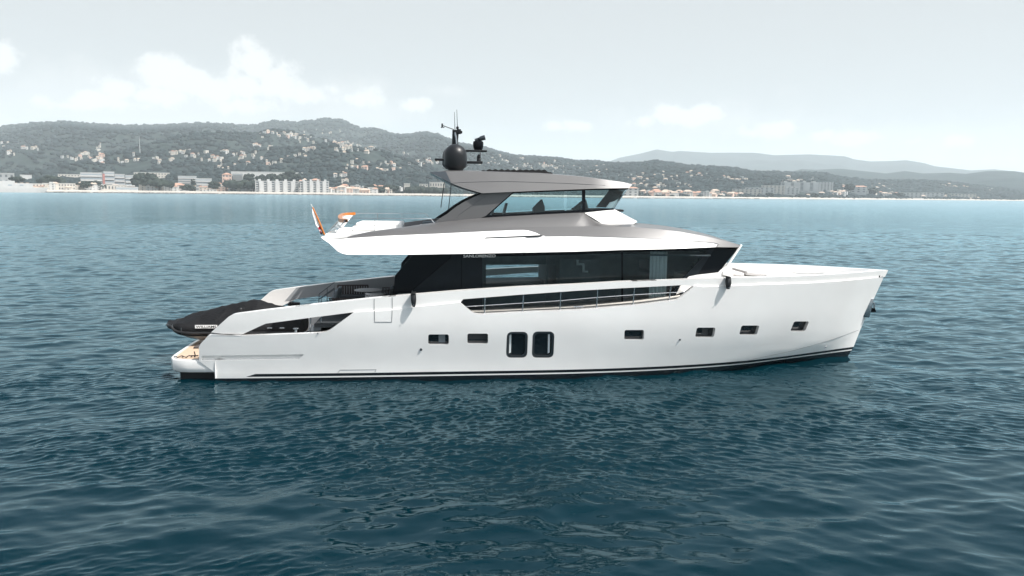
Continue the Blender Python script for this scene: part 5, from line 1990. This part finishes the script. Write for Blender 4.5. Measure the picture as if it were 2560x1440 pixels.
# pylon on the left slope
p = on_land(350, 385)
MBp = MB().tube([(0, 0, -2), (0, 0, 38)], .8, 6, radii=[1.4, .4])
o = MBp.build('radio_mast', M['wall_g'], None, mat_world=Matrix.Translation(p))
tag(o, 'thin grey radio mast standing above the pines on the left slope', 'mast')

# ------------------------------------------------------------------ woods
rg = np.random.default_rng(77)
KO = np.array(keep_out)


def scatter(n, t0, t1, pa, pb, dens=None):
    a = rg.uniform(azr(pa), azr(pb), n)
    rs_, rr = shore_r(a), ridge_r(a)
    t = t0 + (t1 - t0) * rg.random(n)
    r_ = rs_ + t * (rr - rs_)
    X, Y = r_ * np.sin(a), r_ * np.cos(a)
    Zz = land_h(a, r_)
    ok = np.ones(n, bool)
    for (kx, ky, kr) in keep_out:
        dx, dy = X - kx, Y - ky
        # leave a clearing around each house, longer towards the sea
        L_ = math.hypot(kx, ky)
        along = -(dx * kx + dy * ky) / L_
        across = np.abs(dx * ky - dy * kx) / L_
        ok &= ~((across < kr * .75) & (along < kr * 1.7) & (along > -kr * .6))
    return a[ok], r_[ok], np.stack([X, Y, Zz], -1)[ok], t[ok]


a_, r_, P, t_ = scatter(42000, .04, 1.0, -150, 2700)
size = rg.uniform(3.0, 6.5, len(P)) * (1 + .7 * t_)
S = np.stack([size * rg.uniform(.9, 1.4, len(P)), size * rg.uniform(.9, 1.4, len(P)), size * rg.uniform(.6, .95, len(P))], -1)
P[:, 2] += size * .35
fields = (fbm2(P[:, 0], P[:, 1], 41, 3, 1 / 260) > 1.25) & (t_ < .4)
o = clumps('woods', P[~fields], S[~fields], M['leaf'], 3)
tag(o, kind='stuff')

# trees one can tell apart along the shore: trunk and leafy crown
def tree(p, h, w, label, group=None, mat='leaf_dark', name='round_tree', seed=0, flat=False):
    root = empty(name, Matrix.Translation(p), label, 'tree', group)
    rg_ = np.random.default_rng(seed)
    m_ = MB().tube([(0, 0, -1.5), (.2, 0, h * .3), (0, .2, h * .6)], .5, 7, radii=[.6, .42, .2])
    for i in range(4):
        an = i * 1.6 + .3
        m_.tube([(.1, 0, h * .32), (w * .22 * math.cos(an), w * .22 * math.sin(an), h * .55)], .2, 5, radii=[.25, .1])
    m_.build('trunk', M['bark'], root)
    n = 90
    d = rg_.normal(size=(n, 3))
    d /= np.linalg.norm(d, axis=1)[:, None]
    rad = rg_.random(n) ** .45
    C = d * rad[:, None] * np.array([w / 2, w / 2, h * (.16 if flat else .33)]) + np.array([0, 0, h * (.78 if flat else .62)])
    s_ = rg_.uniform(.09, .17, n) * w
    S_ = np.stack([s_, s_, s_ * .75], -1)
    c = clumps('crown', C, S_, M[mat], seed)
    c.parent = root
    return root


TREES = [(44, 78, 18, 17, 'round dark tree with a clear trunk left of the flat white house', 'umbrella_pine', True), (131, 85, 19, 32, 'broad dark tree standing over the grey sheds', 'round_tree', False), (182, 95, 10, 10, 'small round tree left of the banded apartments', 'round_tree', False),
         (194, 95, 10, 11, 'small round tree touching the banded apartments', 'round_tree', False), (362, 52, 27, 34, 'big dark round tree between the banded apartments and the terraced hotel', 'round_tree', False), (398, 48, 15, 40, 'wide flat dark pine right of the big round tree', 'umbrella_pine', True),
         (425, 45, 15, 14, 'dark tree at the left foot of the terraced hotel', 'round_tree', False), (484, 60, 20, 8, 'narrow dark tree in front of the terraced hotel', 'round_tree', False), (470, 35, 9, 20, 'low dark shrubby tree below the terraced hotel', 'round_tree', False),
         (536, 46, 16, 16, 'dark tree right of the terraced hotel', 'round_tree', False), (612, 50, 14, 52, 'wide dark pine grove crown below the orange roof', 'umbrella_pine', True), (634, 60, 15, 24, 'dark pine crown touching the left white slab', 'umbrella_pine', True),
         (655, 150, 22, 20, 'dark tree on the slope behind the left white slab', 'round_tree', False), (682, 150, 24, 26, 'dark domed tree above the middle of the left white slab', 'round_tree', False), (706, 155, 23, 24, 'dark tree above the right half of the left white slab', 'round_tree', False),
         (730, 160, 28, 30, 'tall dark tree behind the gap between the white slabs', 'round_tree', False), (623, 165, 24, 18, 'dark tree behind the orange roof', 'round_tree', False), (236, 55, 14, 20, 'dark low tree in front of the banded apartments', 'round_tree', False),
         (215, 48, 13, 14, 'dark tree at the foot of the banded apartments', 'round_tree', False), (262, 40, 9, 10, 'small tree by the beige terrace building', 'round_tree', False), (925, 90, 14, 18, 'dark tree in the row of low beach road houses', 'round_tree', False),
         (945, 60, 11, 22, 'dark bushy tree beside the lone narrow cream block', 'round_tree', False), (975, 80, 13, 26, 'dark tree left of the lone narrow cream block', 'round_tree', False), (1040, 55, 9, 40, 'low dark thicket tree between the two cream blocks', 'round_tree', False),
         (1090, 50, 9, 36, 'low dark thicket tree behind the wheelhouse poles', 'round_tree', False), (1584, 48, 14, 11, 'round dark tree in front of the bright white house by the marina', 'round_tree', False), (1925, 38, 9, 16, 'dark tree in front of the third right waterfront hotel', 'round_tree', False),
         (2030, 38, 9, 26, 'dark tree in front of the grey-banded block', 'round_tree', False), (2125, 110, 24, 26, 'dark tree on the distant low rise', 'round_tree', False), (2180, 70, 22, 26, 'dark tree between the distant beach houses', 'round_tree', False),
         (2248, 50, 14, 26, 'dark tree left of the long low distant hotel', 'round_tree', False)]
for i, (px, ex, h, w, lab, nm, fl) in enumerate(TREES):
    tree(at_dist(px, ex), h, w, lab, None, 'leaf_dark', nm, 100 + i, fl)
# bushes of the town strip as one mass
a_, r_, P, t_ = scatter(5200, .02, .10, -60, 2600)
size = rg.uniform(2.0, 4.2, len(P))
P[:, 2] += size * .4
o = clumps('shrubbery', P, np.stack([size * 1.3, size * 1.3, size * .8], -1), M['leaf'], 5)
tag(o, kind='stuff')

# rocks of the breakwater along the water line
n = 2600
a_ = rg.uniform(azr(-60), azr(1900), n)
r_ = shore_r(a_) + rg.normal(-3, 2.2, n)
P = np.stack([r_ * np.sin(a_), r_ * np.cos(a_), rg.uniform(.0, .7, n)], -1)
s_ = rg.uniform(.5, 1.3, n)
o = clumps('shore_rocks', P, np.stack([s_ * 1.4, s_ * 1.2, s_], -1), M['rock'], 8)
tag(o, kind='stuff')

# moored white ship at the left edge
p = at_dist(50, -24)
p.z = 0
ship = empty('moored_ship', Matrix.Translation(p) @ Matrix.Rotation(-math.atan2(p.x, p.y), 4, 'Z'), 'white moored ship lying along the shore at the left edge of the photo', 'ship')
m_ = MB()
L = []
for z, k_ in ((-.5, .9), (2.2, .96), (6.2, 1.0)):
    L.append([Vector((x, -y, z)) for x, y in ((-38, 0), (-38, 4 * k_), (10, 4.3 * k_), (24 * k_, 2.6 * k_), (31 * k_ * k_, 0))] + [Vector((x, y, z)) for x, y in ((24 * k_, 2.6 * k_), (10, 4.3 * k_), (-38, 4 * k_), (-38, 0))])
m_.loft(L)
m_.add(L[-1], [tuple(range(9))])
m_.build('hull', M['wall_w'], ship, smooth=20)
MB().box((-9, 0, 8.6), (46, 6.5, 5)).build('deck_house', M['wall_w'], ship, smooth=0)
MB().box((-18, 0, 12.6), (26, 5.5, 3)).build('bridge', M['wall_w'], ship, smooth=0)
for x in (-24, -10, 2):
    MB().box((x, -3.3, 8.8), (4, .2, 1.5)).build('window', M['balc'], ship, smooth=0)

# sailing boats in the marina: hull, mast, boom
for i in range(26):
    px = 1590 + i * 9.4 + rnd.uniform(-3, 3)
    p = at_dist(px, -12 - rnd.random() * 22)
    p.z = 0
    big_ = i == 9
    root = empty('sailing_boat', Matrix.Translation(p) @ Matrix.Rotation(rnd.uniform(-.6, .6), 4, 'Z'), 'tallest bare mast over a white hull in the marina below the wooded slope' if big_ else 'small white moored boat with a bare mast in the marina row', 'sailing boat', 'sailing boats in the marina')
    ln = 7 + rnd.random() * 3
    m_ = MB()
    m_.loft([[Vector((x * ln / 9, y * k_, z)) for x, y in ((-4.5, -1.0), (0, -1.45), (3, -.9), (4.8, 0), (3, .9), (0, 1.45), (-4.5, 1.0), (-4.5, -1.0))] for z, k_ in ((-.3, .7), (.6, .95), (1.1, 1))])
    m_.box((-.8, 0, 1.2), (3.2, 1.5, .6), bev=.15)
    m_.build('hull', M['wall_w'], root)
    MB().tube([(.6, 0, .8), (.6, 0, 26 if big_ else rnd.uniform(9, 14))], .12, 6).build('mast', M['roof_f'], root)
    MB().tube([(.6, 0, 2.2), (-3.4, 0, 2.1)], .14, 6).build('boom', M['wall_w'], root)

# ------------------------------------------------------------------ haze: one closed box of even air round everything
HAZE = 1.1e-4
m = bpy.data.materials.new('haze_air')
m.use_nodes = True
m.node_tree.nodes.clear()
q = NT(m.node_tree)
out = q.n('ShaderNodeOutputMaterial')
pv = q.n('ShaderNodeVolumePrincipled')
pv.inputs['Color'].default_value = (.88, .96, 1.0, 1)
pv.inputs['Density'].default_value = HAZE
pv.inputs['Anisotropy'].default_value = 0.0
q.l(pv.outputs[0], out.inputs['Volume'])
hz_o = MB().box((0, 8100, 400), (40000, 17600, 830)).build('haze', m, None, smooth=0)
tag(hz_o, kind='stuff')

# ================================================================== the sea
def make_sea():
    rng = np.random.default_rng(5)
    # polar grid: fine in front, coarse behind
    ths = np.concatenate([np.linspace(-0.74, 0.74, 1040), np.linspace(0.74, 2 * math.pi - 0.74, 46)[1:-1]])
    rs = np.concatenate([np.linspace(1.5, 10.5, 14)[:-1], 10.5 * np.exp(np.linspace(0, math.log(160 / 10.5), 1080)), 160 * np.exp(np.linspace(0, math.log(1000 / 160), 280))[1:], 1000 * np.exp(np.linspace(0, math.log(16), 30))[1:]])
    T, Rr = np.meshgrid(ths, rs)
    X, Y = Rr * np.sin(T), Rr * np.cos(T)
    cell = Rr * 0.00145 + 0.002
    dr = np.gradient(rs)[:, None] * np.ones_like(T)
    cell = np.maximum(cell, dr)
    fade = np.clip((0.80 - np.where(T > math.pi, 2 * math.pi - T, np.abs(T))) / 0.12, 0, 1)
    Zh = np.zeros_like(X)
    DX = np.zeros_like(X)
    DY = np.zeros_like(X)
    # ruffled and calm patches
    patch = np.zeros_like(X)
    for i in range(14):
        a_ = rng.uniform(0, 6.28)
        l = rng.uniform(7, 30)
        patch += np.sin(2 * math.pi / l * (X * math.cos(a_) * .6 + Y * math.sin(a_) * 1.3) + rng.uniform(0, 6.28))
    patch = np.clip(.85 + patch / 4.2, .12, 1.85)
    side = np.clip((X + 5) / 11, 0, 1)
    side = side * side * (3 - 2 * side)
    bands = [(110, .115, .36, .0300, 17, True), (50, .42, 1.3, .0155, 34, False), (40, 1.3, 4.0, .0135, 52, False), (16, 4.0, 11.0, .0045, 40, False)]
    for (n, l0, l1, slope, spread, rip) in bands:
        for i in range(n):
            l = math.exp(rng.uniform(math.log(l0), math.log(l1)))
            kk = 2 * math.pi / l
            wgt = 1.0
            if rip:
                left = i % 2 == 0
                a_ = R(-66 if left else -113) + R(spread) * rng.normal()
                wgt = ((1 - side) * .9 + .35 if left else side * .9 + .35) * patch
            else:
                a_ = R(-88) + R(spread) * rng.normal()
            amp = slope / kk
            f = np.clip((l / cell - 2.0) / 1.6, 0, 1) * fade * wgt
            ph = kk * (X * math.cos(a_) + Y * math.sin(a_)) + rng.uniform(0, 6.28)
            sn, cs = np.sin(ph), np.cos(ph)
            Zh += amp * f * sn
            DX += .9 * amp * f * math.cos(a_) * cs
            DY += .9 * amp * f * math.sin(a_) * cs
    X2, Y2 = X + DX, Y + DY
    nr, nt = X.shape
    P = np.stack([X2, Y2, Zh], -1).reshape(-1, 3)
    idx = np.arange(nr * nt).reshape(nr, nt)
    a_ = idx[:-1]
    b_ = idx[1:]
    F1 = np.stack([a_, np.roll(a_, -1, 1), np.roll(b_, -1, 1), b_], -1).reshape(-1, 4)
    me = bpy.data.meshes.new('sea')
    me.vertices.add(len(P))
    me.vertices.foreach_set('co', P.astype(np.float32).ravel())
    me.loops.add(F1.size)
    me.loops.foreach_set('vertex_index', F1.ravel().astype(np.int32))
    me.polygons.add(len(F1))
    me.polygons.foreach_set('loop_start', np.arange(0, F1.size, 4, dtype=np.int32))
    me.polygons.foreach_set('use_smooth', np.ones(len(F1), dtype=bool))
    me.update()
    me.validate()
    at = me.attributes.new('unresolved', 'FLOAT', 'POINT')
    unres = np.clip(np.log(np.maximum(cell, .05) / .10) / math.log(6.0 / .10), 0, 1)
    at.data.foreach_set('value', unres.ravel().astype(np.float32))
    m = bpy.data.materials.new('sea_water')
    m.use_nodes = True
    q = NT(m.node_tree)
    b = m.node_tree.nodes['Principled BSDF']
    b.inputs['IOR'].default_value = 1.333
    geo = q.n('ShaderNodeNewGeometry')
    big = q.noise(geo.outputs['Position'], .02, 3, .5)
    c = q.mix(q.smooth(big.outputs[0], .35, .65), WATER_A, WATER_B)
    # paler with distance: the bright far sky reflection is put into the base colour
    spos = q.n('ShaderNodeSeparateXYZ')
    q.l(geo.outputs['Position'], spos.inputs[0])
    far_sheen = q.math('ADD', q.smooth(spos.outputs[1], 90, 900), q.math('MULTIPLY', q.math('SUBTRACT', big.outputs[0], .5), .35), clamp=True)
    c = q.mix(far_sheen, c, (.088, .104, .112))
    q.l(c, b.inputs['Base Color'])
    ar = q.n('ShaderNodeAttribute', attribute_name='unresolved')
    q.l(q.math('ADD', .012, q.math('MULTIPLY', q.math('MULTIPLY', ar.outputs['Fac'], ar.outputs['Fac']), .20)), b.inputs['Roughness'])
    # ripples finer than the mesh, crests mostly across the view
    mp = q.n('ShaderNodeMapping')
    mp.inputs['Rotation'].default_value = (0, 0, R(14))
    mp.inputs['Scale'].default_value = (.62, 1.15, 1)
    q.l(geo.outputs['Position'], mp.inputs['Vector'])
    r1 = q.noise(mp.outputs[0], 2.6, 5, .62)
    r2 = q.noise(mp.outputs[0], .42, 4, .6)
    r3 = q.noise(mp.outputs[0], .06, 4, .6)
    h = q.math('ADD', q.math('MULTIPLY', r1.outputs[0], q.math('ADD', .006, q.math('MULTIPLY', ar.outputs['Fac'], .03))), q.math('MULTIPLY', r2.outputs[0], q.math('ADD', .006, q.math('MULTIPLY', ar.outputs['Fac'], .09))))
    h = q.math('ADD', h, q.math('MULTIPLY', r3.outputs[0], q.math('MULTIPLY', ar.outputs['Fac'], .9)))
    bp = q.n('ShaderNodeBump')
    bp.inputs['Strength'].default_value = 1.0
    bp.inputs['Distance'].default_value = 1.0
    q.l(h, bp.inputs['Height'])
    q.l(bp.outputs[0], b.inputs['Normal'])
    # surface reflection with a sea-green cast over the water body
    b.inputs['Specular IOR Level'].default_value = 0
    gl = q.n('ShaderNodeBsdfGlossy')
    gl.inputs['Color'].default_value = (.70, .92, 1.0, 1)
    q.l(b.inputs['Roughness'].links[0].from_socket, gl.inputs['Roughness'])
    q.l(bp.outputs[0], gl.inputs['Normal'])
    fr = q.n('ShaderNodeFresnel')
    fr.inputs[0].default_value = 1.28
    q.l(bp.outputs[0], fr.inputs['Normal'])
    mx = q.n('ShaderNodeMixShader')
    q.l(fr.outputs[0], mx.inputs[0])
    q.l(b.outputs[0], mx.inputs[1])
    q.l(gl.outputs[0], mx.inputs[2])
    q.l(mx.outputs[0], m.node_tree.nodes['Material Output'].inputs['Surface'])
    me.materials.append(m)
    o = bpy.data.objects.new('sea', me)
    COL.objects.link(o)
    tag(o, kind='structure')


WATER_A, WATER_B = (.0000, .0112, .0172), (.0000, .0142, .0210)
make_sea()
